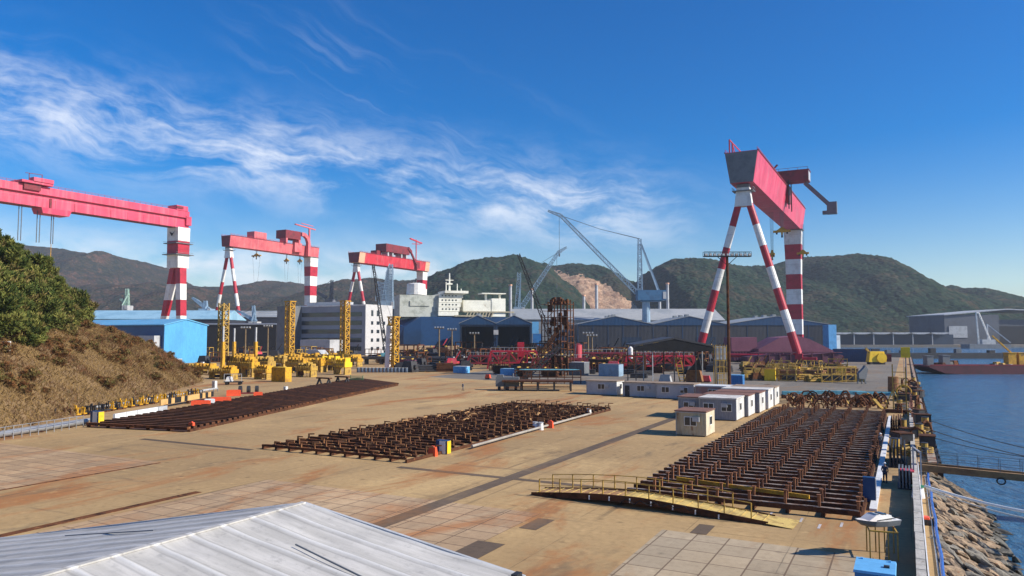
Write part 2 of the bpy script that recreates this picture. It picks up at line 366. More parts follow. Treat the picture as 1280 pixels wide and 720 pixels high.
# yard slab: quay edge at v=1.3 (near) / 2.2 (far), the yard ends at u=455 on the quay side
yard_poly('ground', [(-900, -60), (1.2, -60), (1.2, 78), (2.2, 78), (2.2, 440), (-60, 440), (-150, 900), (-900, 900)], 0.0, M_ground, 7.0)
yard_poly('slab_paving', [(-13.2, 12), (-1.6, 12), (-1.6, 45.2), (-13.6, 45.6)], 0.004, M_slab2)
yard_poly('slab_paving', [(-47.0, 12), (-22.0, 12), (-22.0, 45.8), (-47.0, 45.8)], 0.004, M_slab)
yard_poly('slab_paving', [(-100, 15), (-62.0, 15), (-62.0, 47.2), (-100, 47.2)], 0.004, M_slab)
yard_poly('paving_strip', [(-30.3, 34), (-29.0, 34), (-29.0, 190), (-30.3, 190)], 0.008, M_strip)
yard_poly('paving_strip', [(-41.0, 55.2), (-19.5, 55.2), (-19.5, 56.0), (-41.0, 56.0)], 0.012, M_strip)
yard_poly('paving_strip', [(-78.0, 56.2), (-60.5, 56.2), (-60.5, 57.0), (-78.0, 57.0)], 0.012, M_strip)
for (v0, u0, v1, u1) in ((-22.4, 30, -20.6, 38.2), (-11.9, 45.6, -10.9, 48.0), (-21.6, 41.8, -20.4, 44.6)):
    yard_poly('steel_road_plate', [(v0, u0), (v1, u0), (v1, u1), (v0, u1)], 0.016, M_strip)
# rusty rail strip in the left foreground, and the far grey road in front of the stacks
yard_poly('rail_track_bed', [(-48.4, 8), (-47.7, 8), (-47.7, 39.8), (-48.4, 39.8)], 0.03, M_rust, 0.026)
yard_poly('rail_track_bed', [(-62.2, 20), (-61.9, 20), (-61.9, 47), (-62.2, 47)], 0.03, M_rust, 0.026)
yard_poly('road', [(-120, 176), (-3, 150), (-3, 440), (-60, 440), (-150, 560)], 0.006, M_road)
# painted marks by the right hand bed
for v0, u0 in ((-6.4, 51.5), (-5.2, 50.3), (-4.0, 51.4), (-8.4, 52.2)):
    yard_poly('paint_mark', [(v0, u0), (v0+.16, u0), (v0+.16, u0+1.2), (v0, u0+1.2)], 0.014, M_white)

# sea
m = bpy.data.materials.new('sea_water'); m.use_nodes = True; t = NT(m.node_tree); b = m.node_tree.nodes['Principled BSDF']
b.inputs['Base Color'].default_value = (0.045, 0.145, 0.265, 1); b.inputs['Roughness'].default_value = 0.12; b.inputs['IOR'].default_value = 1.33
v = coords(t); mp = t.n('ShaderNodeMapping'); t.l(v, mp.inputs[0]); mp.inputs['Scale'].default_value = (1, 0.6, 1); mp.inputs['Rotation'].default_value = (0, 0, 0.5)
h = t.m('ADD', t.noise(mp.outputs[0], 0.5, 6, 0.65, 0.3), t.m('MULTIPLY', t.noise(mp.outputs[0], 0.09, 3, 0.5), 1.2))
bn = t.n('ShaderNodeBump'); bn.inputs['Strength'].default_value = 0.85; bn.inputs['Distance'].default_value = 0.9
t.l(h, bn.inputs['Height']); t.l(bn.outputs[0], b.inputs['Normal'])
struct(MB().poly([(-6000, -400, -3), (7000, -400, -3), (7000, 7000, -3), (-6000, 7000, -3)]).build('water', m))

# ---- distant terrain
def far_mat(name, c1, c2, c3, brown, amt):
    m = bpy.data.materials.new(name); m.use_nodes = True; t = NT(m.node_tree); b = m.node_tree.nodes['Principled BSDF']
    b.inputs['Roughness'].default_value = 1.0; b.inputs['Specular IOR Level'].default_value = 0.0
    v = coords(t)
    c = t.mix(t.ss(t.noise(v, 0.055, 5, 0.7), 0.42, 0.6), c1, c2)
    c = t.mix(t.ss(t.noise(v, 0.013, 5, 0.65, 0.5), 0.50, 0.64, 0, amt), c, brown)
    vo = t.n('ShaderNodeTexVoronoi'); t.l(v, vo.inputs['Vector']); vo.inputs['Scale'].default_value = 0.13
    sv = t.n('ShaderNodeSeparateColor'); t.l(vo.outputs['Color'], sv.inputs[0])
    c = t.mix(t.ss(sv.outputs[0], 0.55, 0.95, 0, 0.7), c, c3)
    c = t.mix(t.ss(t.m('MULTIPLY', sv.outputs[1], t.ss(t.noise(v, 0.02, 3, .5), .4, .6)), 0.55, 0.9, 0, amt), c, tuple(x*1.3 for x in brown))
    t.l(c, b.inputs['Base Color'])
    bn = t.n('ShaderNodeBump'); bn.inputs['Strength'].default_value = 1.0; bn.inputs['Distance'].default_value = 3.0
    t.l(t.m('SUBTRACT', 1.0, vo.outputs['Distance']), bn.inputs['Height']); t.l(bn.outputs[0], b.inputs['Normal'])
    return m
M_hill = far_mat('wooded_hill', (0.012, 0.027, 0.018), (0.021, 0.040, 0.025), (0.038, 0.058, 0.036), (0.060, 0.044, 0.030), 0.6)
M_hillb = far_mat('autumn_wooded_hill', (0.022, 0.028, 0.022), (0.040, 0.038, 0.026), (0.060, 0.052, 0.034), (0.085, 0.050, 0.036), 0.85)
m = bpy.data.materials.new('quarry_rock'); m.use_nodes = True; t = NT(m.node_tree); b = m.node_tree.nodes['Principled BSDF']
b.inputs['Roughness'].default_value = 1.0; b.inputs['Specular IOR Level'].default_value = 0
v = coords(t); c = t.mix(t.ss(t.noise(v, 0.035, 6, 0.7, 1.0), 0.4, 0.6), (0.54, 0.36, 0.235), (0.36, 0.225, 0.15))
c = t.mix(t.ss(t.noise(v, 0.08, 6, 0.7, 1.0), 0.56, 0.68), c, (0.12, 0.09, 0.06)); t.l(c, b.inputs['Base Color'])
bn = t.n('ShaderNodeBump'); bn.inputs['Strength'].default_value = 1.0; bn.inputs['Distance'].default_value = 8.0
t.l(t.noise(v, 0.06, 6, 0.7), bn.inputs['Height']); t.l(bn.outputs[0], b.inputs['Normal'])
M_quarry = m
def interp(tab, x):
    if x <= tab[0][0]: return tab[0][1]
    for (a, b_), (c, d) in zip(tab, tab[1:]):
        if x <= c:
            t_ = (x-a)/(c-a); t_ = t_*t_*(3-2*t_)*0.5+t_*0.5; return b_+(d-b_)*t_
    return tab[-1][1]
def inpoly(x, y, P):
    r = False; j = len(P)-1
    for i in range(len(P)):
        if (P[i][1] > y) != (P[j][1] > y) and x < (P[j][0]-P[i][0])*(y-P[i][1])/(P[j][1]-P[i][1])+P[i][0]: r = not r
        j = i
    return r
def proj(p):
    dx, dy, dz = p[0], p[1], p[2]-CAMH
    f_ = dy*CP+dz*SP; u_ = -dy*SP+dz*CP
    return 640+FOC*dx/f_, 360-FOC*u_/f_
def hill(name, prof, Yr, Yf, m, seed=0, rough=1.0, step=1.6, rock=None, Yb=None, cell=7.0):
    x0, x1 = prof[0][0], prof[-1][0]; n = int((x1-x0)/step)+1; Yb = Yb or Yr*1.35
    rows = int((Yr-Yf)/cell/1.5); rb = 14
    ys = [Yf+(Yr-Yf)*(k/rows) for k in range(rows+1)]+[Yr+(Yb-Yr)*(k/rb) for k in range(1, rb+1)]
    mb = MB(); vs = []
    for yi, Y in enumerate(ys):
        for i in range(n):
            px = x0+(x1-x0)*i/(n-1)
            X = (px-640)/FOC*Yr; H = D(px, interp(prof, px), Yr).z
            if Y <= Yr:
                t_ = (Y-Yf)/(Yr-Yf); s = math.sin(t_*PI/2)**1.15
            else: t_ = (Y-Yr)/(Yb-Yr); s = 1-t_*t_*(3-2*t_)
            # spurs and gullies running down the slope, and the bumpy canopy
            w = min(1, t_*3 if Y <= Yr else 1)*(1-0.85*(max(0, t_-0.75)/0.25 if Y <= Yr else 0))
            g1 = noise.noise(Vector((X/170+seed, Y/520, seed)))*42*w + noise.noise(Vector((X/60+seed, Y/150, seed*2)))*16*w
            can = (noise.noise(Vector((X/11, Y/11, seed)))*3.4+noise.noise(Vector((X/4.5, Y/4.5, seed+9)))*2.2)*rough
            h = H*s+g1*min(1, H/80)*(0.35+0.65*s)
            vs.append((X+noise.noise(Vector((X/9, Y/9, 5)))*1.5, Y, max(-4.0, h+can*min(1, 4*s)) if s > 0.001 else -4.0))
    fs = []; mi = []
    for r_ in range(len(ys)-1):
        for i in range(n-1):
            a = r_*n+i; fs.append((a, a+1, a+1+n, a+n))
            k = 0
            if rock:
                c = [sum(vs[q][j] for q in fs[-1])/4 for j in range(3)]; px, py = proj(c)
                px += noise.noise(Vector((c[0]/25, c[1]/25, 1)))*5; py += noise.noise(Vector((c[0]/18, c[1]/18, 4)))*4
                if ys[r_] < Yr*1.02 and inpoly(px, py, rock): k = 1
            mi.append(k)
    mb.v = vs; mb.f = fs; mb.m = mi
    return struct(mb.build(name, [m, M_quarry], smooth=True))
hill('hills', [(-330, 372), (-120, 340), (0, 322), (40, 313), (62, 312), (90, 315), (125, 321), (150, 330), (178, 328), (212, 344), (245, 356), (300, 362), (355, 354), (380, 360), (420, 372), (480, 376), (560, 384)], 2600, 1500, M_hillb, 3, cell=12)
hill('hills', [(-60, 400), (80, 372), (180, 362), (250, 366), (320, 376), (380, 368), (430, 360), (470, 352), (510, 350), (560, 344), (620, 352), (680, 384), (720, 400)], 2100, 1300, M_hillb, 11, cell=11)
hill('hills', [(430, 418), (500, 378), (535, 352), (566, 338), (590, 329), (615, 323), (640, 323), (660, 330), (682, 339), (705, 355), (727, 374), (750, 388), (790, 402), (840, 418)], 1500, 1000, M_hill, 5)
hill('hills', [(600, 380), (640, 340), (680, 331), (720, 331), (742, 333), (760, 341), (778, 351), (795, 361), (820, 378), (850, 390), (900, 414)], 1750, 1120, M_hill, 8,
     rock=[(672, 333), (700, 340), (728, 346), (752, 352), (768, 362), (786, 376), (802, 388), (800, 400), (690, 400), (676, 360)])
hill('hills', [(735, 416), (765, 404), (785, 382), (797, 356), (808, 342), (830, 330), (860, 327), (890, 328), (925, 333), (960, 334), (985, 326), (1010, 323), (1035, 325), (1060, 333), (1085, 346), (1115, 358), (1140, 364), (1165, 363), (1200, 367), (1240, 372), (1285, 381), (1400, 392), (1600, 404)], 1550, 960, M_hill, 14)
# far shore: flat land with a quay front
struct(MB().box((0, 1800, -6), (5200, 1840, 6.0)).build('ground', M_road)).location.z = 0.0

#@@HAZE
HZ = 0.00010
m = bpy.data.materials.new('haze_volume'); m.use_nodes = True; m.node_tree.nodes.clear(); t = NT(m.node_tree)
pv = t.n('ShaderNodeVolumePrincipled'); pv.inputs['Density'].default_value = HZ; pv.inputs['Color'].default_value = (0.80, 0.88, 1.0, 1); pv.inputs['Anisotropy'].default_value = 0.2
o_ = t.n('ShaderNodeOutputMaterial'); t.l(pv.outputs[0], o_.inputs['Volume'])
hz = MB().box((300, 3300, -8), (14000, 7900, 300)).build('haze', m); hz['kind'] = 'stuff'

#@@BANK
# ============================================================ LEFT BANK, GRASS, TREES
FOOT = [(60, -52), (86, -60), (115, -64), (150, -69), (186, -76.5), (206, -86), (235, -120)]
def foot(Y):
    if Y <= FOOT[0][0]: return FOOT[0][1]+(FOOT[0][0]-Y)*-0.25
    for (a, b_), (c, d) in zip(FOOT, FOOT[1:]):
        if Y <= c: return b_+(d-b_)*(Y-a)/(c-a)
    return FOOT[-1][1]
def bank_h(X, Y):
    d = foot(Y)-X
    if d <= 0: return -0.05
    cap = 24.0 if Y < 165 else max(0.5, 24.0-(Y-165)*0.16)
    h = (0.86-0.16*max(0, min(1, (Y-125)/55)))*d; h = cap*(1-math.exp(-h/cap*1.25)) if cap > 0 else 0
    h += noise.noise(Vector((X/7, Y/7, 2)))*0.8*min(1, d/3)+noise.noise(Vector((X/2, Y/2, 5)))*0.22*min(1, d)
    return h
mb = MB(); nx, ny = 110, 150
for j in range(ny+1):
    Y = 25+240*j/ny
    for i in range(nx+1):
        X = foot(Y)+0.5-70*(i/nx)**1.3; mb.v.append((X, Y, bank_h(X, Y)))
for j in range(ny):
    for i in range(nx):
        a = j*(nx+1)+i; mb.f.append((a, a+nx+1, a+nx+2, a+1)); mb.m.append(0)
M_bank = mat('dry_bank_soil', (0.22, 0.145, 0.075), (0.12, 0.075, 0.04), rough=1, scale=0.35, bump=0.8, bscale=3, rust=(0.10, 0.055, 0.03), spec=0.1)
struct(mb.build('terrain', M_bank, smooth=True))
def blades(name, n, cols, sampler, hmin, hmax, w):
    mb = MB()
    for _ in range(n):
        r_ = sampler()
        if not r_: continue
        x, y, z, s = r_; h = random.uniform(hmin, hmax)*s; a = random.uniform(0, PI); lx, ly = random.gauss(0, .8)*h, random.gauss(0, .8)*h
        dx_, dy_ = math.cos(a)*w*s, math.sin(a)*w*s; mi = int(max(0, min(len(cols)-1, (noise.noise(Vector((x/8, y/8, 0)))*1.5+noise.noise(Vector((x/2.2, y/2.2, 3)))*1.0+(y-60)/150*1.2-.05+random.gauss(0, .35))*2.6)))
        if mi == 3 and random.random() < .6: mi = 2
        mb.add([(x-dx_, y-dy_, z-.05), (x+dx_, y+dy_, z-.05), (x+lx*.5+dx_*.6, y+ly*.5+dy_*.6, z+h*.6), (x+lx, y+ly, z+h)], [(0, 1, 2, 3)], mi)
    return mb.build(name, cols)
GC = [mat('dry_grass_'+n_, c, tuple(x*.75 for x in c), rough=1, scale=2, spec=0.1) for n_, c in (('straw', (0.27, 0.175, 0.072)), ('ochre', (0.205, 0.122, 0.048)), ('brown', (0.145, 0.078, 0.036)), ('olive', (0.115, 0.105, 0.036)), ('russet', (0.18, 0.078, 0.034)))]
def samp():
    Y = 50+185*random.random()**1.15; X = foot(Y)-0.3-36*random.random()**1.0
    return (X, Y, bank_h(X, Y), 1.0)
gr = blades('dry_grass', 170000, GC, samp, 0.2, 0.65, 0.06); tag(gr, 'dry brown and straw coloured grass covering the left bank', 'grass'); gr['kind'] = 'stuff'

LEAF = [mat('pine_leaf_'+n_, c, tuple(x*.7 for x in c), rough=0.9, scale=0.6, spec=0.15) for n_, c in (('dark', (0.060, 0.088, 0.020)), ('mid', (0.135, 0.155, 0.036)), ('light', (0.24, 0.235, 0.058)), ('dry', (0.26, 0.20, 0.070)))]
M_bark = mat('pine_bark', (0.12, 0.085, 0.06), (0.07, 0.05, 0.04), rough=1, scale=3)
def make_tree(name, label, H, Rr, kind, seed, group, n=2600, lf=0.34):
    rnd = random.Random(seed); t_ = thing(name, label, 'tree', group=group)
    tr = MB(); p = Vector((0, 0, -0.6)); lean = Vector((rnd.uniform(-.06, .06), rnd.uniform(-.06, .06), 0)); r0 = H*0.02
    pts = [p]
    for k in range(1, 6):
        q = Vector((lean.x*H*k/5+rnd.uniform(-.1, .1), lean.y*H*k/5+rnd.uniform(-.1, .1), H*.93*k/5)); tr.tube(p, q, r0*(1-.17*(k-1)), r0*(1-.17*k), 7); p = q; pts.append(q)
    cl = MB(); clumps = []
    lo = .12 if kind != 'shrub' else .02
    for k in range(int(30+H*2)):
        f = lo+(1-lo)*rnd.random()**.9; z = H*f
        rr = Rr*((1-f)**.65*1.05+.10) if kind == 'cone' else Rr*math.sqrt(max(.08, 1-(2*(f-.45))**2))
        a = rnd.uniform(0, 2*PI); d = rr*rnd.uniform(.35, 1.0); c = Vector((lean.x*z+d*math.cos(a), lean.y*z+d*math.sin(a), z))
        clumps.append((c, rnd.uniform(.45, 1.0)*(.55+.45*(1-f))*Rr*.42, rnd.random()))
        if k % 2 == 0: tr.tube(Vector((lean.x*z, lean.y*z, z*.86)), c, r0*.28, r0*.08, 5)
    for i in range(n):
        c, cr, tone = clumps[rnd.randrange(len(clumps))]
        d = Vector((rnd.gauss(0, 1), rnd.gauss(0, 1), rnd.gauss(0, .8)+.1)); d = d.normalized()*cr*rnd.random()**.4
        q = c+d; s = lf*rnd.uniform(.6, 1.3); ax = (d.normalized()*.7+Vector((rnd.gauss(0, .5), rnd.gauss(0, .5), .55))).normalized()
        sd_ = ax.cross(Vector((rnd.random()-.5, rnd.random()-.5, rnd.random()))).normalized()
        mi = 0 if tone < .28 else 1 if tone < .62 else 2 if tone < .86 else 3
        if rnd.random() < .25: mi = rnd.randrange(3)
        cl.add([q-sd_*s*.16, q+sd_*s*.16, q+ax*s+sd_*s*.05, q+ax*s-sd_*s*.05], [(0, 1, 2, 3)], mi)
    tr.build('trunk', M_bark, t_, smooth=True); cl.build('crown', LEAF, t_)
    return t_
TG = 'trees packed on top of the left bank'
DRY = [mat('dry_shrub_'+n_, c, tuple(x*.7 for x in c), rough=1, scale=.8, spec=.1) for n_, c in (('brown', (.15, .08, .035)), ('russet', (.24, .105, .04)), ('olive', (.15, .13, .04)), ('straw', (.33, .22, .09)))]
protos = [make_tree('pine_tree', 'tall dark green conifer in the thicket on the left bank', 9.0, 2.6, 'cone', 1, TG, 9000, .42),
          make_tree('pine_tree', 'tall dark green conifer in the thicket on the left bank', 8.0, 2.9, 'cone', 2, TG, 9000, .42),
          make_tree('broad_tree', 'bushy olive green tree low in the bank thicket', 6.0, 2.9, 'round', 3, TG, 5200, .5),
          make_tree('green_shrub', 'small yellowing shrub at the edge of the bank trees', 3.0, 1.9, 'shrub', 4, TG, 2600, .42)]
# trees: pixel of the foot's column, distance, and which kind
LEAF_ = LEAF; LEAF = DRY
ds = make_tree('dry_shrub', 'small russet dry shrub growing on the grassy slope', 1.7, 1.3, 'shrub', 8, 'dry shrubs on the grassy slope', 1500, .30)
ds2 = make_tree('dry_shrub', 'small russet dry shrub growing on the grassy slope', 1.3, 1.5, 'shrub', 9, 'dry shrubs on the grassy slope', 1500, .28); LEAF = LEAF_
rb3 = random.Random(15)
for k in range(90):
    Y = rb3.uniform(76, 190); X = foot(Y)-rb3.uniform(1.5, 20); pos = (X, Y, bank_h(X, Y)-.1); s_ = rb3.uniform(.35, 1.15)
    if k < 2: o = (ds, ds2)[k]; o.location = pos; o.scale = (s_,)*3
    else: dup((ds, ds2)[k % 2], pos, rb3.uniform(0, 6), sc=s_)
rt = random.Random(5); used = [False]*4; spots = []
for k in range(270):
    Y = rt.uniform(78, 185); base = foot(Y); d = rt.uniform(8, 42)
    spots.append((base-d, Y, d))
spots.sort(key=lambda s_: s_[2])
for X, Y, d in spots:
    fx, fy = proj((X, Y, bank_h(X, Y)))
    if fy > interp([(-80, 450), (0, 440), (60, 432), (100, 412), (125, 402)], fx): continue
    k = 3 if d < 14 else 2 if d < 19 else rt.choice((0, 1, 0, 1, 2))
    z = bank_h(X, Y)-.2; loc = (X, Y, z)
    top = (X-0, Y, z+8); px, py = proj(top)
    s_ = rt.uniform(.75, 1.25)
    ymax = interp([(-60, 285), (0, 288), (20, 300), (50, 322), (80, 352), (125, 396), (150, 420)], px)
    H = (9, 8, 6, 3)[k]*s_; hp = D(px, ymax, Y).z-z
    if px > 122: continue
    s_ = min(s_*1.9, max(.35, hp/(H/s_)*rt.uniform(.72, 1.0))) if k < 2 else max(.35, min(s_*1.1, hp/(H/s_)))
    if hp < .8: continue
    rz = rt.uniform(0, 6.28)
    if not used[k]:
        used[k] = True; protos[k].location = loc; protos[k].rotation_euler.z = rz; protos[k].scale = (s_,)*3
    else: dup(protos[k], loc, rz, sc=s_)

#@@CRANES
# ============================================================ GOLIATH CRANES
def goliath(label, X, Y, span, zt, dep, wt, wb, body, band, endm, legd=19, legr=1.5, ohn=4, rigid=(8, 10, 6), variant=0, nb=7, rb=8, cap=None, trol=None):
    c = thing('gantry_crane', label, 'crane', (X, Y, 0), YR, 'goliath gantry cranes across the shipyard')
    zb = zt-dep; L = span+5; hw, hb = wt/2, wb/2
    # girder: trapezoid section, box plates, stiffener lines and walkway rails
    gm = MB()
    if variant == 1:
        gm.prism([(-hb, zb), (hb, zb), (hb, zb+dep*.42), (hw*.86, zb+dep*.44), (hw*.86, zb+dep*.56), (hw, zb+dep*.58), (hw, zt), (-hw, zt), (-hw, zb+dep*.58), (-hb, zb+dep*.5)], -ohn, L, 0)
        gm.box((hw+.5, (L-ohn)/2, zb+dep*.60), (1.0, L+ohn, .35), mi=0)
        for k in range(12): gm.box((hb+.1, k*L/12, zb+.2), (.2, .5, dep*.4), mi=0)
        gm.bar((0, -ohn, zb-.15), (0, L, zb-.15), wb*.9, .3, 1)
    else:
        gm.prism([(-hb, zb), (hb, zb), (hw, zb+dep*.97), (hw, zt), (-hw, zt), (-hw, zb+dep*.97)], -ohn, L, 0)
        if cap:
            for y0, y1 in ((-ohn-.1, -ohn+9), (L-8, L+.1)):
                gm.prism([(-hb-.08, zb-.08), (hb+.08, zb-.08), (hw+.08, zb+dep*.97), (hw+.08, zt+.08), (-hw-.08, zt+.08), (-hw-.08, zb+dep*.97)], y0, y1, 2)
        gm.bar((hw+.05, -ohn, zt+.1), (hw+.05, L, zt+.1), .5, .4, 1)
        gm.bar((-hw-.05, -ohn, zt+.1), (-hw-.05, L, zt+.1), .5, .4, 1)
        for k in range(1, 10): gm.bar((hb+.0, k*L/10, zb+.3), (hw-.0, k*L/10, zt-.5), .05, .10, 0)
        
    gm.build('girder', [body, M_dred, cap or body], c)
    # near end plate
    em = MB().prism([(-hb+.1, zb+.1), (hb-.1, zb+.1), (hw-.1, zt-.3), (-hw+.1, zt-.3)], -ohn-.35, -ohn-.12, 0)
    em.build('end_plate', endm, c)
    rl = MB()
    for sx in (-1, 1):
        x = sx*(hw-.2)
        for k in range(int(L/4)+1): rl.bar((x, -ohn+k*4, zt), (x, -ohn+k*4, zt+1.3), .12)
        rl.bar((x, -ohn, zt+1.3), (x, L, zt+1.3), .12); rl.bar((x, -ohn, zt+.7), (x, L, zt+.7), .08)
    rl.build('handrail', band[0], c)
    # hinged A-frame leg
    hd = MB(); hd.prism([(-3.6, zb-9.5), (3.6, zb-9.5), (2.6, zb-1.6), (-2.6, zb-1.6)], -1.8, 1.8, 0)
    hd.box((0, 0, zb-1.6), (5.0, 4.0, 1.35), mi=1)
    hd.box((0, 0, zb-3.2), (8.6, 5.4, .3), mi=1)
    for x in (-4.2, 4.2):
        for y in (-2.6, 0, 2.6): hd.bar((x, y, zb-3), (x, y, zb-1.7), .14, mi=1)
        hd.bar((x, -2.6, zb-1.7), (x, 2.6, zb-1.7), .14, mi=1)
    hd.build('leg_head', [band[1], M_grey], c)
    for sx in (-1, 1):
        lg = MB(); lg.tube((sx*2.3, 0, zb-8.6), (sx*legd, 0, 4.0), legr*.92, legr*1.12, 14, bands=[k % 2 for k in range(nb)])
        lgo = lg.build('leg', band, c, smooth=False)
        bo = MB(); bo.box((sx*legd, 0, 2.1), (3.6, 2.6, 2.2), mi=0); bo.bar((sx*legd-7, 0, 2.2), (sx*legd+7, 0, 2.2), 1.6, 1.2, 0)
        for k in range(-3, 4): bo.tube((sx*legd+k*2.1, -.5, .75), (sx*legd+k*2.1, .5, .75), .75, n=10, mi=1)
        bo.build('bogie', [band[0], M_dark], lgo)
    sm = MB(); sm.tube((-legd, 0, 3.2), (legd, 0, 3.2), .8, n=10); sm.build('sill_beam', band[0], c)
    # rigid leg at the far end
    rv, ru0, ru1 = rigid; yl = span
    rg = MB()
    if variant == 1:
        zs = zb-dep*2.35
        def seg(p0, p1, a0, b0, a1, b1, K, st):
            for k in range(K):
                f0, f1 = k/K, (k+1)/K
                P = Vector(p0).lerp(Vector(p1), f0); Q = Vector(p0).lerp(Vector(p1), f1)
                vs = []
                for pt, ff in ((P, f0), (Q, f1)):
                    a_, b_ = a0+(a1-a0)*ff, b0+(b1-b0)*ff
                    for i, j in ((-1, -1), (1, -1), (1, 1), (-1, 1)): vs.append((pt.x+i*a_/2, pt.y+j*b_/2, pt.z))
                rg.add(vs, [(0, 1, 2, 3), (4, 5, 6, 7), (0, 1, 5, 4), (1, 2, 6, 5), (2, 3, 7, 6), (3, 0, 4, 7)], (k+st) % 2)
        seg((0, yl, zb), (0, yl, zs), rv+5, ru0, rv+5, ru0*.9, 3, 1)
        seg((3.2, yl, zs), (6.0, yl, 3), 4.6, 5.2, 4.2, 4.4, 5, 0)
        seg((-3.0, yl, zs), (-17, yl, 3), 4.4, 4.6, 3.4, 3.2, 5, 0)
        rg.box((0, yl, zb-dep*.95), (rv+7, ru0+4, .5), mi=2); rg.box((0, yl, zb-dep*1.6), (rv+8, ru0+4.5, .5), mi=2)
        for z in (zb-dep*.95, zb-dep*1.6):
            for sx in (-1, 1): rg.bar((sx*(rv+7)/2, yl-ru0/2-2, z+1.5), (sx*(rv+7)/2, yl+ru0/2+2, z+1.5), .15, mi=2)
    else:
        K = rb
        for k in range(K):
            f0, f1 = k/K, (k+1)/K; vs = []
            for ff in (f0, f1):
                z = zb+(3-zb)*ff; a_ = rv*(1.12-.18*min(1, ff*3)); b_ = ru0+(ru1-ru0)*ff
                for i, j in ((-1, -1), (1, -1), (1, 1), (-1, 1)): vs.append((i*a_/2, yl+j*b_/2, z))
            rg.add(vs, [(0, 1, 2, 3), (4, 5, 6, 7), (0, 1, 5, 4), (1, 2, 6, 5), (2, 3, 7, 6), (3, 0, 4, 7)], (k+1) % 2)
        rg.box((0, yl, zb-.5), (rv*1.3, ru0*1.1, .6), mi=2)
    rg.box((0, yl, 1.2), (rv+14, 3, 2), mi=2)
    for k in range(-5, 6): rg.tube((k*2.0, yl-.6, .8), (k*2.0, yl+.6, .8), .8, n=8, mi=2)
    rg.build('rigid_leg', [band[0], band[1], M_grey], c)
    return c, zt, zb, hw, hb, L
def hook(c, v, s, ztop, z, m=None, drop=None, w=4.0):
    h = MB(); h.box((v, s, z-.4), (w, 1.0, 1.1), mi=0); h.prism([(v-w*.3, z+.7), (v+w*.3, z+.7), (v+.5, z+2.2), (v-.5, z+2.2)], s-.4, s+.4, 0)
    h.box((v, s, z-1.6), (.9, .7, 1.3), mi=0); h.tube((v, s, z-3.0), (v, s, z-1.5), .55, .35, 8, 1)
    for dx_ in (-w*.3, w*.3): h.box((v+dx_, s, z-1.3), (.8, .6, 1.0), mi=1)
    ho = h.build('hook_block', [m or M_yel, M_dark], c)
    r_ = MB()
    for dx_ in (-.5, -.15, .2, .55): r_.bar((v+dx_, s, z+1.5), (v+dx_*1.5, s, ztop), .13)
    if drop:
        for dx_ in (-w*.42, w*.42): r_.bar((v+dx_, s, z), (v+dx_*.2, s, z-drop), .1)
    r_.build('wire_rope', M_steelwire, ho)

BR, BW = M_red, M_white
def weather(m_, axis=1, period=7.0, streak=.35):
    t = NT(m_.node_tree); b = m_.node_tree.nodes['Principled BSDF']; src = b.inputs['Base Color'].links[0].from_socket
    sx = t.n('ShaderNodeSeparateXYZ'); co = coords(t); t.l(co, sx.inputs[0])
    f_ = t.m('ABSOLUTE', t.m('SUBTRACT', t.m('FRACT', t.m('DIVIDE', sx.outputs[axis], period)), .5))
    c = t.mix(t.ss(f_, .488, .497, 0, .35), src, (.06, .02, .02))
    sv = t.xyz(t.m('MULTIPLY', sx.outputs[0], 1.1), t.m('MULTIPLY', sx.outputs[1], 1.1), t.m('MULTIPLY', sx.outputs[2], .09))
    c = t.mix(t.ss(t.noise(sv, 1.0, 5, .7), .56, .74, 0, streak), c, (.20, .09, .055))
    c = t.mix(t.ss(t.noise(sv, .35, 4, .6), .45, .7, 0, streak*.6), c, (.62, .40, .40))
    t.l(c, b.inputs['Base Color'])
M_coral2 = mat('coral_red_paint_slotted', (0.62, 0.055, 0.085), (0.50, 0.045, 0.07), rough=0.5, scale=0.1, fine=0.08)
for q_ in (M_coral, M_red, M_pink): weather(q_, 1, 7.0, .30)
weather(M_white, 2, 9.0, .28)
# right hand crane, the nearest
c, zt, zb, hw, hb, L = goliath('tall striped gantry crane near the quay with a dark grey end plate', 97.5, 310, 156, 88.3, 13.2, 13.4, 9.4, M_coral, (mat('red_band', (.46, .018, .04), (.34, .015, .03), rough=.5, scale=.3), M_white), M_grey, 20.0, 1.55, 4.0, (9, 7, 6))
BAND = (MC['red_band'], M_white)
s0 = 86
tm = MB(); tm.box((-1, s0, zt+.4), (15, 12, 1.6), mi=1); tm.box((0, s0-2, zt+2), (9, 5, 2.6), mi=0); tm.box((6.8, s0, zt-8.5), (1.4, 7, 9), mi=1)
for y in (-5, 5): tm.bar((7.6, s0+y, zt-12), (7.6, s0+y, zt+3), .5, mi=2)
tm.build('trolley', [M_red, M_dred, M_dark], c)
hm = MB(); hm.box((7.5, s0, zt+2.2), (19, 8.5, 5.4), mi=0); hm.box((17.08, s0, zt+2.6), (.3, 7.5, 4.6), mi=1); hm.box((7.5, s0, zt+7.61), (20, 9.2, .3), mi=2)
for k in range(5): hm.bar((-2+k*4.7, s0-4.4, zt+7.9), (-2+k*4.7, s0-4.4, zt+9.1), .15, mi=0)
hm.bar((-2, s0-4.4, zt+9.1), (17, s0-4.4, zt+9.1), .15, mi=0); hm.bar((-2, s0-2, zt+8), (2, s0-2, zt+12), .8, mi=0)
hm.build('machine_house', [M_dred, M_lgrey, M_dred], c)
am = MB(); am.bar((15, s0, zt+1.5), (26.5, s0, zt-11), 2.4, 2.0, 0); am.box((27.5, s0, zt-15.5), (4.6, 4, 6.0), mi=0); am.box((24.3, s0, zt-15.4), (2.5, 3.2, 1.6), mi=0)
am.build('service_jib', M_grey, c)
hook(c, 4.0, 80, zb-.2, zb-10.5, w=8.5); hook(c, 8.0, 132, zb-.2, zb-17, w=6.5); hook(c, -1, 80, zb-.2, zb-22, w=2.6)
gl = MB()
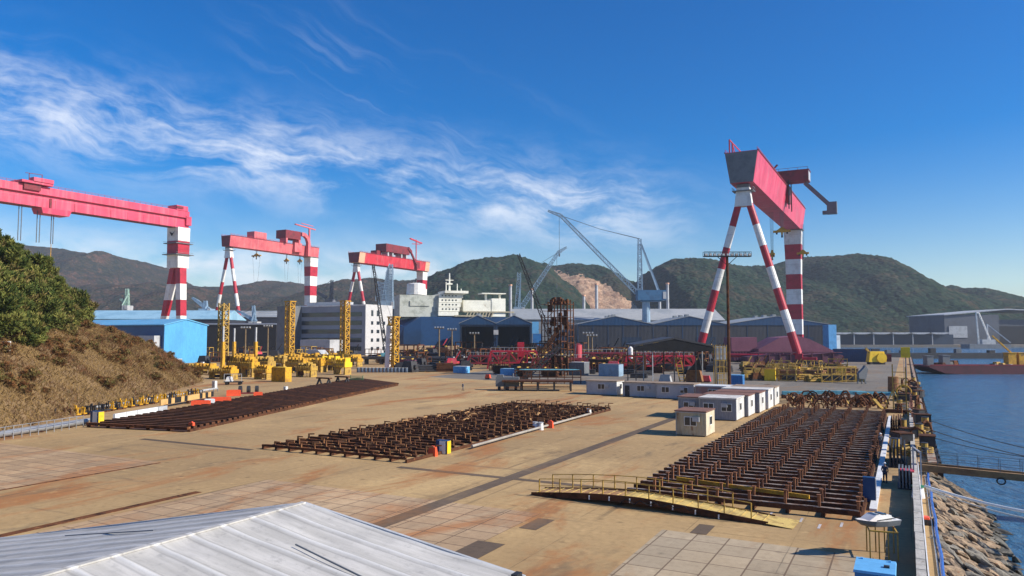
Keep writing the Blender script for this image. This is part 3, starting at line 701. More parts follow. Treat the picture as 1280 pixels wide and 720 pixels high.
for y in (0, 6): gl.bar((-5.5, y, zt), (-5.5, y, zt+6.5), .5)
gl.bar((-5.5, 0, zt+6.5), (-5.5, 6, zt+6.5), .4); gl.bar((-5.5, 0, zt+6.5), (-1.0, 12, zt+1), .35); gl.bar((-5.5, 6, zt+6.5), (-5.5, 14, zt+1), .35)
gl.build('access_frame', M_red, c)
# crane whose girder enters from the left edge
c, zt, zb, hw, hb, L = goliath('red gantry crane cut off by the left edge with a forked striped leg', -286.6, 386, 130, 95.5, 11.6, 8, 7, M_coral, BAND, M_dred, 18, 1.5, 6, (6.0, 9.5, 5.5), variant=1)
s0 = 41
tm = MB(); tm.box((0, s0-8, zt+.6), (13, 17, 1.3), mi=0); tm.box((4.5, s0-5, zt+1.9), (5, 11, 2.2), mi=0); tm.box((4.4, s0-10, zt-3), (1.6, 9, 3.6), mi=1)
tm.bar((5, s0-12, zt+2), (5, s0-12, zt+6), .3, mi=1); tm.bar((5, s0-14, zt+6), (5, s0-5, zt+6.4), .3, mi=1); tm.bar((5, s0-5, zt+3), (5, s0-5, zt+6.4), .3, mi=1)
tm.build('trolley', [M_coral, M_dred], c)
tm = MB(); tm.box((0, s0+4, zb-3.4), (9, 15, 3.2), mi=0, top=(1.1, 1.15)); tm.box((hb+.25, s0+1, zb), (.5, 1.2, 5.5), mi=1); tm.build('lower_trolley', [M_coral, M_dred], c)
em = MB(); em.box((0, L-6, zt), (8.6, 9, 3.2), mi=0); em.box((0, L-1, zb+2), (10, 4, 6), mi=0); em.box((4.45, L-8, zt+1), (.5, 5, 1.6), mi=1); em.build('end_block', [M_coral, M_dred], c)
rp = MB()
for v_, s_ in ((0, s0-14), (1, s0-13), (0, s0-4), (1, s0-3), (0, s0+4), (1, s0+4.6)): rp.bar((v_, s_, zb-20), (v_, s_, zb-.1), .35)
rp.build('wire_rope', M_steelwire, c)
hk = MB(); hk.box((.5, s0+4, zb-40), (2.6, 2.6, 3.0)); hk.bar((.5, s0+4, zb-38), (.5, s0+4, zb-20), .25); hk.build('hook_block', M_yel, c)
em = MB(); y_ = 130-5.1
em.prism([(-2.6+.0, zb-3), (-.5, zb-6), (2.8, zb-2.2), (.4, zb-4.2)], y_, y_+.06, 0); em.build('bird_emblem', M_black, c)
em = MB().prism([(125.5+2, zb-3.2), (129.5, zb-6.8), (133.4, zb-2.0), (130, zb-4.4)], 4.52, 4.6, 0, axis='x'); em.build('bird_emblem', M_black, c)

# second crane
c, zt, zb, hw, hb, L = goliath('pale pink gantry crane with three yellow hooks standing left of the office block', -238.5, 624, 98, 95, 9.2, 11, 9, M_pink, BAND, M_dred, 19, 1.45, 3.5, (7.5, 10.5, 6.5), rb=9)
tm = MB(); tm.box((0, 30, zt+.3), (9, 14, 6.2), mi=0); tm.build('winch_house', M_pink, c)
tm = MB(); tm.box((2, 66, zt+4.5), (12, 19, 7.5), mi=0)
for y in (58, 74): tm.box((4, y, zt+.2), (8, 2, 4.3), mi=1)
tm.box((6, 73, zt-7), (3.2, 9, 8.5), mi=1); tm.build('machine_house', [M_dred, M_pink], c)
am = MB(); P = [Vector((7.5, 76, zt+10)), Vector((7.5, 80, zt+10)), Vector((7.5, 84, zt+7.5)), Vector((7.5, 86, zt+3)), Vector((7.5, 86, zb-.5))]
for a, b in zip(P, P[1:]): am.bar(a, b, 3, 3.4)
am.build('curved_arm', M_pink, c)
mm = MB(); mm.bar((0, 95, zt), (0, 95, zt+19), 1.3); mm.bar((0, 76, zt+20), (0, 103, zt+18), 1.4, 1.0); mm.bar((0, 84, zt+22), (0, 100, zt+21), .6); mm.build('gin_pole', M_pink, c)
hook(c, 0, 30, zb, zb-5, w=11, drop=34); hook(c, 0, 66, zb, zb-6, w=6, drop=30); hook(c, 0, 83, zb, zb-5, w=6, drop=30)
# third crane
c, zt, zb, hw, hb, L = goliath('bright red gantry crane with peach painted girder ends behind the white ship', -158, 753, 116, 95, 10.4, 15, 12, M_red, BAND, M_dred, 19, 1.6, 4, (8, 9, 8), cap=M_cream, rb=8)
tm = MB(); tm.box((2, 58, zt+4.5), (14, 42, 8.5), mi=0); tm.box((-2, 34, zt+.5), (8, 8, 5), mi=0)
for y in (42, 50, 66, 75): tm.box((4, y, zt+.2), (8, 2.2, 4.3), mi=1)
tm.build('machine_house', [M_dred, M_lgrey], c)
am = MB(); am.bar((8.5, 76, zt+12), (8.5, 82, zt+8), 3); am.bar((8.5, 82, zt+8), (8.5, 93, zt-5), 1.8); am.box((8.5, 95, zt-9), (1.8, 6, 7)); am.build('folded_jib', M_dred, c)
mm = MB(); mm.bar((0, 104, zt), (0, 104, zt+25), .9); mm.bar((0, 92, zt+25), (0, 115, zt+22), 1.6, 1.4); mm.bar((-3, 100, zt+20), (3, 108, zt+20), .7); mm.build('gin_pole', M_red, c)
rp = MB()
for k in range(4): rp.bar((-1+k*.7, 52, 40), (-1+k*.7, 52, zb), .45)
rp.build('wire_rope', M_steelwire, c)

#@@FAR
# ============================================================ HALLS, OFFICE, SHIP
def bay_hall(label, xs, Y, eave_y, ridge_y, depth, wallm, fascm, roofm, opening=None, sky=None, base=0.0, loc_px=None):
    """xs: pixel columns of the bay edges, front wall faces the camera"""
    p0 = D(xs[0], 418, Y); t_ = thing('industrial_hall', label, 'hall', (p0.x, Y, 0))
    ze = D(xs[0], eave_y, Y).z; zr = D(xs[0], ridge_y, Y).z
    X = [D(x, 418, Y).x-p0.x for x in xs]
    w = MB(); rf = MB(); fs = MB()
    for a, b in zip(X, X[1:]):
        m_ = (a+b)/2
        if opening:
            o0, o1 = a+(b-a)*.06, b-(b-a)*.06; zo = D(0, opening, Y).z
            w.box(((a+o0)/2, .3, 0), (o0-a, .6, ze)); w.box(((b+o1)/2, .3, 0), (b-o1, .6, ze)); w.box((m_, .3, zo), (o1-o0, .6, ze-zo))
            w.box((m_, depth-.5, 0), (b-a, .6, ze)); w.box((a+.2, depth/2, 0), (.4, depth-1.5, ze)); w.box((b-.2, depth/2, 0), (.39, depth-1.5, ze))
        else: w.box((m_, depth/2, 0), (b-a, depth, ze))
        fs.prism([(a, ze-.6), (b, ze-.6), (b, ze), (m_, zr), (a, ze)], -.35, -.05, 0)
        rf.prism([(a-.3, ze+.02), (m_, zr+.02), (b+.3, ze+.02), (b+.3, ze+.35), (m_, zr+.4), (a-.3, ze+.35)], -.6, depth+.5, 0)
    for a, b in zip(X, X[1:]):
        for k in range(5):
            dp = MB(); dp.box((a+(b-a)*k/5+.2, -.08, 0), (.35, .14, (opening and k) and 1.2 or ze-.7)); dp.build('cladding_rib', fascm, t_)
        for k in range(3): rv_ = MB(); rv_.box(((a+b)/2, 8+k*18, zr-.1), (2.2, 5, 1.6)); rv_.build('roof_vent', M_roofgrey, t_)
        if not opening:
            dr = MB(); dr.box(((a+b)/2+(b-a)*.22, -.1, 0), ((b-a)*.26, .18, ze*.55)); dr.build('sliding_door', M_hall, t_)
    w.build('wall', wallm, t_); fs.build('gable_fascia', fascm, t_); rf.build('roof', roofm, t_)
    return t_, X, ze, zr
t_, X, ze, zr = bay_hall('dark blue two bay hall with black open doors in front of the blue hull', [574, 620, 665], 470, 404.5, 394.5, 60, M_hall, M_bluegable, M_roofgrey, opening=408)
sg = MB(); sg.box((X[1], -.3, ze-7), (3, .3, 3)); sg.build('sign_panel', M_lgrey, t_)
pn = MB(); pn.box((X[2]+2.2, .5, 12.5), (4.2, 1, 7.5), mi=0); pn.box((X[2]+3.5, .6, 0), (6, 1.0, 12.4), mi=1); pn.build('door_panel', [M_lblue, M_blue], t_)
bay_hall('long slate grey three bay hall with blue gables left of the tall striped crane', [722, 816, 908, 1036], 490, 405.5, 395.5, 70, M_hallgrey, M_bluegable, M_roofgrey)
t_ = thing('end_wall', 'light blue end panel on the right side of the slate hall', 'wall', tuple(D(1037, 418, 480))[:2]+(0,))
MB().box((0, 0, 0), (5.0, 9, 18.2)).build('panel', M_lblue, t_); MB().box((4.6, 2, 0), (3.0, 7, 11.5)).build('side_panel', M_white, t_)
def big_roof(label, x0, x1, Y, eave_y, ridge_y, depth, wm, rm, stripes=0):
    p0 = D((x0+x1)/2, 418, Y); w = D(x1, 418, Y).x-D(x0, 418, Y).x; ze = D(0, eave_y, Y).z; zr = D(0, ridge_y, Y+depth/2).z
    t_ = thing('industrial_hall', label, 'hall', (p0.x, Y, 0))
    MB().box((0, depth/2, 0), (w, depth, ze)).build('wall', wm, t_)
    r_ = MB().prism([(-.6, ze), (depth/2, zr), (depth+.6, ze), (depth+.6, ze-.4), (-.6, ze-.4)], -w/2-.4, w/2+.4, 0, axis='x')
    for k in range(stripes):
        f_ = (k+1)/(stripes+1); r_.box((0, depth/2*f_, ze+(zr-ze)*f_+.05), (w, .5, .25), mi=1)
    r_.build('roof', [rm, M_white], t_)
    return t_, w, ze, zr
big_roof('broad grey roof with a clerestory rising behind the two bay hall', 640, 716, 545, 399, 386, 50, M_roofgrey, M_roofgrey)
big_roof('very long pale grey roof rising behind the slate hall', 718, 906, 570, 400, 386, 60, M_roofgrey, mat('pale_roof_sheet', (.36, .37, .37), (.27, .29, .3), rough=.6, scale=.05))
big_roof('dark grey hall with white roof stripes behind the second crane', 240, 352, 670, 396, 388.5, 60, M_hallgrey, M_roofgrey, 2)
big_roof('low hall with a light blue roof behind the sky blue building', 96, 276, 545, 398.5, 388, 50, M_hallgrey, M_cyanroof)
big_roof('flat dark hall under the slender leg of the pink crane', 232, 345, 520, 405.5, 404, 40, M_black, M_grey)
# shore hall with gull-wing canopies, far right
p0 = D(1038, 418, 880); t_ = thing('quay_shed', 'long dark shed under five pale canopies on the far shore', 'shed', (p0.x, 880, 0))
w_ = MB().box((78, 20, 0), (140, 30, 12)); w_.build('wall', M_hall, t_)
for k in range(6):
    r_ = MB(); r_.prism([(k*23-1, 13.6), (k*23+7, 12.2), (k*23+16, 12.2), (k*23+24, 13.6), (k*23+24, 14.3), (k*23-1, 14.3)], -6, 6, 0); r_.build('canopy', M_lgrey, t_)
    MB().box((k*23+3, -4, 0), (.9, .9, 12.1)).build('post', M_lgrey, t_)
p0 = D(1181, 418, 900); t_ = thing('shipbuilding_hall', 'huge hazy grey assembly hall at the right edge of the far shore', 'hall', (p0.x, 900, 0))
w_ = MB(); w_.box((33, 40, 0), (66, 80, 36)); w_.box((100, 45, 0), (68, 80, 30)); w_.build('wall', mat('hazy_grey_cladding', (.10, .11, .13), (.08, .088, .105), rough=.8, scale=.05), t_)
MB().box((88, 3, 0), (46, 4, 22)).build('dark_doorway_block', M_black, t_); MB().box((16, -.4, 8), (22, .6, 14)).build('sliding_door', M_lgrey, t_)  # solid black box stands for the shade inside the doorway
MB().prism([(-1, 36.1), (76, 43), (140, 40), (140, 39), (76, 41.8), (-1, 35)], -2, 84, 0).build('roof', M_lgrey, t_)
struct(MB().box((560, 905, -5.5), (900, 90, 5.2)).build('quay', M_road))
rr = random.Random(3)
# sky blue building
p0 = D(205, 418, 305); t_ = thing('blue_building', 'sky blue metal building with a low gable at the end of the grassy bank', 'building', (p0.x, 305, 0), YR)
MB().box((-32, 10.5, 0), (63.6, 20.6, 15.6)).build('wall', M_hall if False else mat('shaded_blue_side', (.02, .09, .22), (.018, .075, .19), rough=.5, scale=.2), t_)  # shade of the side wall put into its blue, darker than the gable
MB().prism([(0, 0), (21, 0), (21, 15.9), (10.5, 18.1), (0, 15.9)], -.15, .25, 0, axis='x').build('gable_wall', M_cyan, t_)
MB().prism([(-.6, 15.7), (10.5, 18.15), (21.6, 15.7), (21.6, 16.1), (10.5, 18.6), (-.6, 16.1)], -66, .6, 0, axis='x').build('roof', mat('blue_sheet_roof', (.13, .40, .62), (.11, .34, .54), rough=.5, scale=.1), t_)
MB().box((-7, -1.5, 3), (10, 3, 8.5)).build('lean_to', M_lgrey, t_)
# office block
p0 = D(457, 418, 430); t_ = thing('office_building', 'five storey office block with a pale lit end and dark ribbon windows', 'building', (p0.x, 430, 0), YR)
H = 28.6
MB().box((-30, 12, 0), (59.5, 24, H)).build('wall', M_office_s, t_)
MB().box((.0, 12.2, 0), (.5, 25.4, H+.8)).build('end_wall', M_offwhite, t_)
MB().box((-56, 8, 0), (13, 30, H+.4)).build('stair_tower', M_grey, t_)
MB().box((-30, 12, H), (60, 24.6, .8)).build('parapet', M_white, t_)
MB().box((-36, 10, H+.8), (30, 8, 2.2)).build('plant_room', M_lgrey, t_)
for f_ in range(5):
    z = 2.5+f_*5.0
    wn = MB(); wn.box((-26, -.08, z), (46, .2, 2.5)); wn.build('window_band', M_glass, t_)
    for y in (5.5, 11.0, 16.5):
        if f_ == 4 and y > 12: continue
        wn = MB(); wn.box((.3, y, z+.2), (.12, 2.6 if y > 6 else 2.0, 2.0 if f_ < 4 else 3.4)); wn.build('window', M_glass, t_)
MB().box((-20, -14, 0), (22, 12, 9)).build('annex', M_lgrey, t_)
# ship on the slip
p0 = D(600, 418, 560); t_ = thing('ship', 'large ship with navy hull and white superstructure behind the two bay hall', 'ship', (p0.x, 560, 0), R(18))
def X5(px): return D(px, 418, 560).x-p0.x
def Z5(py): return D(600, py, 560).z
hull = MB(); ztop = Z5(397)
sec = []
for x, wd, fl in ((X5(492), 9, .2), (X5(500), 15, .7), (X5(520), 17, 1), (X5(640), 17, 1), (X5(680), 14, 1), (X5(706), 3, 1.04)):
    sec.append([(x, -wd, ztop*fl if fl < 1 else ztop*fl) for _ in (0,)]+[(x, -wd*.92, 4), (x, wd*.92, 4), (x, wd, ztop*max(fl, .9))])
for a, b in zip(sec, sec[1:]):
    for i in range(4):
        j = (i+1) % 4; hull.add([a[i], b[i], b[j], a[j]], [(0, 1, 2, 3)])
hull.add(sec[0], [(0, 1, 2, 3)]); hull.add(sec[-1], [(0, 1, 2, 3)])
hull.build('hull', M_navy, t_)
def X5box(mb, x0, x1, y0, y1, d0, d1, mi=0):
    mb.box(((X5(x0)+X5(x1))/2, (d0+d1)/2, Z5(y1)), (X5(x1)-X5(x0), d1-d0, Z5(y0)-Z5(y1)), mi=mi)
M_shipw = mat('ship_white', (.82, .81, .70), (.66, .65, .55), rough=.6, scale=.1, rust=(.30, .22, .13), rlo=.62, rhi=.72)
dk = MB(); X5box(dk, 496, 545, 371, 397, -11, 14); X5box(dk, 508, 532, 378, 384, -11.6, -11, 0); dk.build('aft_deckhouse', mat('ship_green_grey', (.50, .52, .46), (.32, .34, .29), rough=.7, scale=.3), t_)
ac = MB()
for k in range(5): X5box(ac, 543-k*.4, 566+(4-k)*1.6, 369+k*5.4, 374.0+k*5.4, -13-k*.5, 12)
X5box(ac, 549, 578, 365.5, 368.5, -16, 8); ac.build('accommodation', M_shipw, t_)
wn = MB()
for k in range(4):
    for j in range(5): X5box(wn, 546+j*4.2, 547.6+j*4.2, 370.5+k*5.4, 372.2+k*5.4, -13.2-k*.5, -13.05-k*.5)
wn.build('window_row', M_glass, t_)
fn = MB(); fn.tube((X5(519), 0, Z5(370)), (X5(519), 0, Z5(357)), 7.2, 6.8, 16); fn.tube((X5(519), 0, Z5(357)), (X5(519), 0, Z5(355.6)), 6.8, 3.5, 16); fn.build('funnel', M_white, t_)
fn = MB()
for x in (514, 518, 522): fn.tube((X5(x), 0, Z5(356)), (X5(x)+.6, 0, Z5(350+abs(x-518))), .8, .6, 8)
fn.build('exhaust_pipe', M_dark, t_)
ms = MB(); ms.tube((X5(559), -4, Z5(368)), (X5(559), -4, Z5(343)), .9, .4, 8); ms.box((X5(559), -4, Z5(352)), (6, 1, .5)); ms.box((X5(559), -4, Z5(357)), (4, 3, 1)); ms.build('mast', M_shipw, t_)
for x, y in ((554, 354), (568, 356), (573, 362)): MB().tube((X5(x), -6, Z5(368)), (X5(x), -6, Z5(y)), .45, .3, 6).build('antenna', M_shipw, t_)
X5b = MB()
for x in range(577, 628, 2): pass
cg = MB(); X5box(cg, 575, 612, 376, 390, -8, 10); X5box(cg, 611, 629, 373.5, 396, -8.4, 9); X5box(cg, 600, 631, 366.5, 367.6, -6, 6); X5box(cg, 606, 608, 367, 376, -2, 0); X5box(cg, 624, 626, 367, 376, -2, 0)
cg.build('cargo_house', M_shipw, t_)
rb_ = MB()
for k in range(9): rb_.bar((X5(578+k*4), -9, Z5(397)), (X5(581+k*4), -9, Z5(390)), .8)
X5box(rb_, 575, 640, 389.5, 391, -9.4, -8.6); X5box(rb_, 560, 600, 395, 396.5, -18, -16.9); rb_.build('deck_frames', mat('ship_ochre', (.40, .35, .24), (.3, .26, .18), rough=.8, scale=.5), t_)
# draught and name marks, unreadably small in the photograph
mk = MB()
for k in range(4): X5box(mk, 580+k*1.5, 581+k*1.5, 403, 404.4, -17.2, -17.02)
mk.build('hull_marks', M_lgrey, t_)

# ---- level luffing cranes
def luffer(label, Y, foot_, tip, tip0, mast, base, cab, ped, w=2.4, mt=M_cranegrey, r=.32, cabm=None):
    cabm = cabm or mat('dull_blue_house', (.05, .15, .28), (.04, .11, .21), rough=.55, scale=.3)
    b0 = D(ped[0], 418, Y); t_ = thing('luffing_crane', label, 'crane', (b0.x, Y, 0))
    def P(px, py, dy=0.0): p = D(px, py, Y); return Vector((p.x-b0.x, dy, p.z))
    MB().tube((0, 0, 0), (0, 0, P(0, ped[1]).z), ped[2], ped[2]*.85, 12).build('pedestal', M_cranegrey, t_)
    c0, c1 = P(cab[0], cab[3]), P(cab[2], cab[1]); cbm = MB()
    cbm.box(((c0.x+c1.x)/2, 0, c0.z), (c1.x-c0.x, 10, c1.z-c0.z), mi=0); cbm.box((c1.x-1.2, -5.1, c0.z+1), (2.4, .4, (c1.z-c0.z)*.7), mi=1); cbm.box(((c0.x+c1.x)/2, 0, c0.z-1), ((c1.x-c0.x)*.7, 8, 1), mi=0)
    cbm.build('machine_house', [cabm, M_lgrey], t_)
    MB().lattice(P(*foot_), P(*tip0), w*1.3, w*.8, 22, r).build('boom', mt, t_)
    MB().lattice(P(*tip0), P(*tip), w*.9, w*.4, 6, r*.9).build('boom_head', mt, t_)
    mm_ = MB(); mm_.lattice(P(*base), P(*mast), w*1.4, w*.9, 10, r); p_ = P(cab[2]-8, cab[1])
    for dy in (-3, 3): mm_.bar(p_+Vector((0, dy, 0)), P(mast[0]+2, mast[1]+6)+Vector((0, dy*.2, 0)), .9)
    for k in range(5): mm_.box(P(mast[0], mast[1]+8+k*10), (3.5, 3, .3))
    mm_.build('mast', mt, t_)
    st = MB()
    for dy in (-1, 1):
        a, b = P(*mast), P(*tip0); m_ = (a+b)/2-Vector((0, 0, 1.5)); st.bar(a+Vector((0, dy, 0)), m_, .28); st.bar(m_, b+Vector((0, dy*.4, 0)), .28)
    hx = P(tip0[0]-2, tip0[1]+2); st.bar(hx, hx-Vector((0, 0, 28)), .25); st.bar(hx-Vector((0, 0, 28)), hx-Vector((0, 0, 30)), 1.0)
    st.build('stay_rope', M_steelwire, t_)
luffer('large pale luffing crane with blue machine house above the slate hall', 560, (796, 366), (685, 263.5), (701, 269.5), (799.5, 298.5), (800, 364), (796, 363, 831, 375.5), (808, 375, 3.4))
luffer('smaller grey luffing crane left of the quarry behind the grey roof', 660, (652, 384), (708.5, 309), (698, 315.5), (649, 341), (647, 384), (642, 384, 656, 391), (650, 390, 2.2), w=3.2, cabm=M_cranegrey)
luffer('blue grey luffing crane under the bright red gantry girder', 700, (485, 376), (489, 330), (487, 342), (477, 352), (477, 376), (473, 376, 493, 386), (482, 386, 3), w=7, cabm=M_cranegrey)
luffer('faint thin luffing crane on the hills left of the white ship', 800, (408, 372), (386, 362), (392, 363), (415, 350), (414, 376), (408, 374, 420, 379), (414, 379, 2), w=2.5, mt=M_grey, cabm=M_grey)
luffer('small pale green jib crane beside the sky blue building', 640, (158, 380), (150, 374), (153, 375), (159, 361), (159, 384), (156, 382, 163, 388), (160, 388, 1.5), w=2, mt=mat('mint_paint', (.35, .5, .42), (.28, .42, .35)), cabm=M_lgrey)
luffer('pale blue jib crane with white house left of the lattice tower', 600, (320, 402), (296, 388), (302, 391), (317, 382), (318, 404), (313, 402, 324, 408), (318, 408, 1.6), w=1.8, cabm=M_lgrey)
luffer('small blue jib crane above the light blue roof', 590, (262, 388), (240, 372), (246, 376), (257, 376), (257, 388), (251, 386, 266, 391), (258, 391, 1.8), w=2.2, cabm=M_cranegrey)
def crawler(label, Y, foot_, tip, w, m1, cabm, hookz=14, n=18):
    b0 = D(foot_[0], 418, Y); t_ = thing('crawler_crane', label, 'crane', (b0.x, Y, 0)); tp = D(tip[0], tip[1], Y)-Vector((b0.x, Y, 0))
    MB().lattice((0, -1, 2.2), (tp.x, -1, tp.z), w, w*.55, n, w*.11).build('boom', m1, t_)
    cb_ = MB(); cb_.box((2.5, 0, 1.5), (7, 3.2, 2.6)); cb_.box((-1.6, -1.4, 1.5), (1.6, 1.4, 2.4)); cb_.build('cab', cabm, t_)
    for sy in (-2, 2):
        tr_ = MB(); tr_.prism([(-2.8, .35), (-2.4, 0), (4.8, 0), (5.2, .35), (5.2, 1.0), (4.8, 1.4), (-2.4, 1.4), (-2.8, 1.0)], sy-.45, sy+.45); tr_.build('track', M_dark, t_)
    r_ = MB(); r_.bar((5, 0, 4), (5.5, 0, 9), .3); r_.bar((5.5, 0, 9), (tp.x, -1, tp.z), .1); r_.bar((tp.x-.5, -1, tp.z), (tp.x-.5, -1, tp.z-hookz), .1); r_.box((tp.x-.5, -1, tp.z-hookz-1), (.5, .5, 1))
    r_.build('hoist_rope', M_steelwire, t_)
crawler('dark crawler crane whose long boom leans left past the rusty tower', 255, (700, 462), (648, 318), 1.5, M_dark, M_drust)
crawler('dark crawler crane with teal cab leaning left in front of the office end', 330, (484, 440), (467, 331), 1.5, M_dark, M_teal)
for k, (px, y1, y0, mm_, lb) in enumerate(((638, 357, 384, M_lgrey, 'pale round chimney standing left of the small grey luffing crane'), (665, 362, 384, M_lgrey, 'slim pale chimney right of the small grey luffing crane'), (730, 370, 384, M_lgrey, 'short pale chimney below the lower end of the quarry'), (746, 356, 384, M_lgrey, 'pale chimney standing in front of the quarry face'), (825, 376, 390, M_lgrey, 'stubby pale chimney close behind the big crane pedestal'), (835, 355, 388, M_lgrey, 'tall pale chimney just right of the blue crane house'))):
    p0 = D(px, 418, 640); t_ = thing('chimney', lb, 'chimney', (p0.x, 640, 0), group='pale chimneys behind the grey roofs'); zt_ = D(0, y1, 640).z
    MB().tube((0, 0, 0), (0, 0, zt_), 1.5, 1.2, 12).build('stack', mm_, t_); MB().tube((0, 0, zt_-.2), (0, 0, zt_+1.0), 1.6, 1.6, 12).build('rim', M_cream, t_)

#@@MID
# ============================================================ MIDDLE OF THE YARD
def cabin(label, px, py, w, d, h, wall, endw, roof, win=1, door=False, name='site_cabin', group='white and grey site cabins'):
    """px, py = front right ground corner; front faces -u, the right end faces +v"""
    p = G(px, py); t_ = thing(name, label, 'cabin', (p.x, p.y, 0), YR, group)
    MB().box((-w/2, d/2, .12), (w, d, h-.12)).build('wall', wall, t_)
    MB().box((.04, d/2, .14), (.1, d-.05, h-.2)).build('end_wall', endw, t_)
    MB().box((-w/2, d/2, h), (w+.3, d+.3, .14)).build('roof', roof, t_)
    MB().box((-w/2, d/2, 0), (w-.2, d-.2, .12)).build('skid', M_dark, t_)
    for k in range(win):
        x = -w*(k+.5)/win
        f_ = MB(); f_.box((x, -.04, h*.42), (1.5, .08, 1.1)); fo = f_.build('window', M_wplastic, t_)
        g_ = MB(); g_.box((x-.36, -.09, h*.42+.08), (.62, .03, .94)); g_.box((x+.36, -.09, h*.42+.08), (.62, .03, .94)); g_.build('pane', M_glass, fo)
    f_ = MB(); f_.box((.1, d/2, h*.42), (.08, 1.2, 1.1)); fo = f_.build('window', M_wplastic, t_)
    MB().box((.15, d/2, h*.42+.1), (.03, 1.0, .9)).build('pane', M_glass, fo)
    MB().box((-w*.5+.2*w, -.22, h*.62), (.8, .36, .55)).build('air_conditioner', M_lgrey, t_)
    MB().box((-w/2, -.06, h-.12), (w+.1, .08, .12)).build('roof_trim', M_lgrey, t_)
    MB().box((-w+.05, -.05, .1), (.1, .08, h-.2)).build('downpipe', M_galv, t_)
    if door: dr = MB().box((-w+.9, -.05, .15), (.9, .08, 2.0)).build('door', M_dark, t_); MB().box((-w+1.2, -.12, 1.1), (.06, .06, .15)).build('handle', M_galv, dr)
    return t_
cabin('small beige cabin with brown roof standing alone left of the large steel bed', 882, 546.5, 3.5, 4.4, 2.85, M_beige, mat('sunlit_beige', (.62, .55, .40), (.5, .43, .3), rough=.7, scale=.8), M_rroof, 1, name='beige_cabin', group=None)  # end wall in a lighter beige: sunlight put into the colour
cabin('grey cabin with brown roof at the left end of the front cabin row', 874, 523, 3.0, 6, 2.9, M_cabgrey, M_cabend, M_rroof)
cabin('grey cabin with pale roof at the front of the cabin row beside the steel bed', 920, 526.5, 5.0, 5.6, 3.0, M_cabgrey, M_cabend, M_wroof, 2)
cabin('cabin with lit white end and brown roof, second of the row beside the steel bed', 935, 521.3, 6.4, 5.2, 3.0, M_cabgrey, M_cabwhite, M_rroof, 1)
cabin('cabin with lit pale end and brown roof, third of the front row beside the bed', 949, 516.6, 6.6, 5.2, 3.0, M_cabgrey, M_cabend, M_rroof, 1)
cabin('white cabin with pale roof, fourth of the row beside the bed', 960, 512.0, 7.2, 5, 3.05, M_cabwhite, M_cabwhite, M_wroof, 1)
cabin('white cabin with ochre roof at the far end of the row beside the bed', 968, 507.6, 7.0, 5, 3.0, M_cabwhite, M_cabend, M_oroof, 1)
cabin('pale cabin with lit white end, leftmost of the back row', 770.5, 494.5, 6.3, 4.5, 2.7, mat('shaded_pale_cab', (.42, .43, .45), (.36, .37, .39)), M_cabwhite, M_oroof, 1)  # front tone carries its shade, the white end its sunlight
cabin('pale cabin with a dark doorway, second from the left in the back row', 824, 497.5, 7.2, 4.2, 2.7, MC['shaded_pale_cab'], M_cabend, M_oroof, 1, True)
cabin('pale wide cabin with two small windows, third in the back row', 867, 500, 7.0, 5, 2.75, MC['shaded_pale_cab'], M_cabwhite, M_oroof, 2)
cabin('white roofed cabin with reddish front, rightmost of the back row', 912, 503, 6.0, 4, 2.7, mat('reddish_cab', (.30, .15, .13), (.25, .2, .2)), M_cabwhite, M_wplastic, 1)
def boxy(name, label, cat, px, py, w, d, h, mbody, mtop=None, group=None, ribs=True, rz=YR, legs=0, Y=None, z=0.0):
    p = G(px, py) if Y is None else D(px, 418, Y); t_ = thing(name, label, cat, (p.x, p.y, z), rz, group)
    b = MB(); b.box((0, 0, legs), (w, d, h-legs))
    if ribs:
        n = max(2, int(w/.8))
        for k in range(n+1): b.box((-w/2+w*k/n, -d/2-.05, legs+.1), (.12, .1, h-legs-.2))
    b.build('body', mbody, t_)
    MB().box((0, 0, h), (w+.1, d+.1, .08)).build('lid', mtop or mbody, t_)
    if legs:
        for sx in (-1, 1):
            for sy in (-1, 1): MB().box((sx*(w/2-.2), sy*(d/2-.2), 0), (.25, .25, legs)).build('leg', M_dark, t_)
    return t_
boxy('storage_container', 'white and light blue container with red goods before it', 'container', 577, 466, 4.5, 2.4, 2.0, M_lblue, M_wplastic)
boxy('storage_container', 'light blue container left of the platform trailer', 'container', 637, 469, 4.8, 2.4, 1.9, M_lblue, M_cyanroof)
boxy('equipment_house', 'grey block house with a pale end right of the rusty tower', 'hut', 724, 469, 4.8, 4, 3.8, M_grey, M_lgrey); 
boxy('equipment_house', 'blue grey cubic house on the dark platform left of the canopy', 'hut', 764, 470, 6.0, 4, 3.4, M_cranegrey, M_grey)
boxy('equipment_house', 'bright blue box cabin beside the floodlight mast', 'hut', 922, 486, 2.6, 2.4, 3.0, M_blue, M_lblue)
boxy('storage_container', 'navy container with a pale end near the far quay corner', 'container', 1064, 456, 15, 6, 5.5, M_navy, M_dark, Y=330)
MB_ = MB(); t_ = boxy('storage_container', 'white low crate at the foot of the sky blue building', 'container', 219, 449, 6, 2.4, 2.2, M_lgrey, M_wplastic, Y=300)

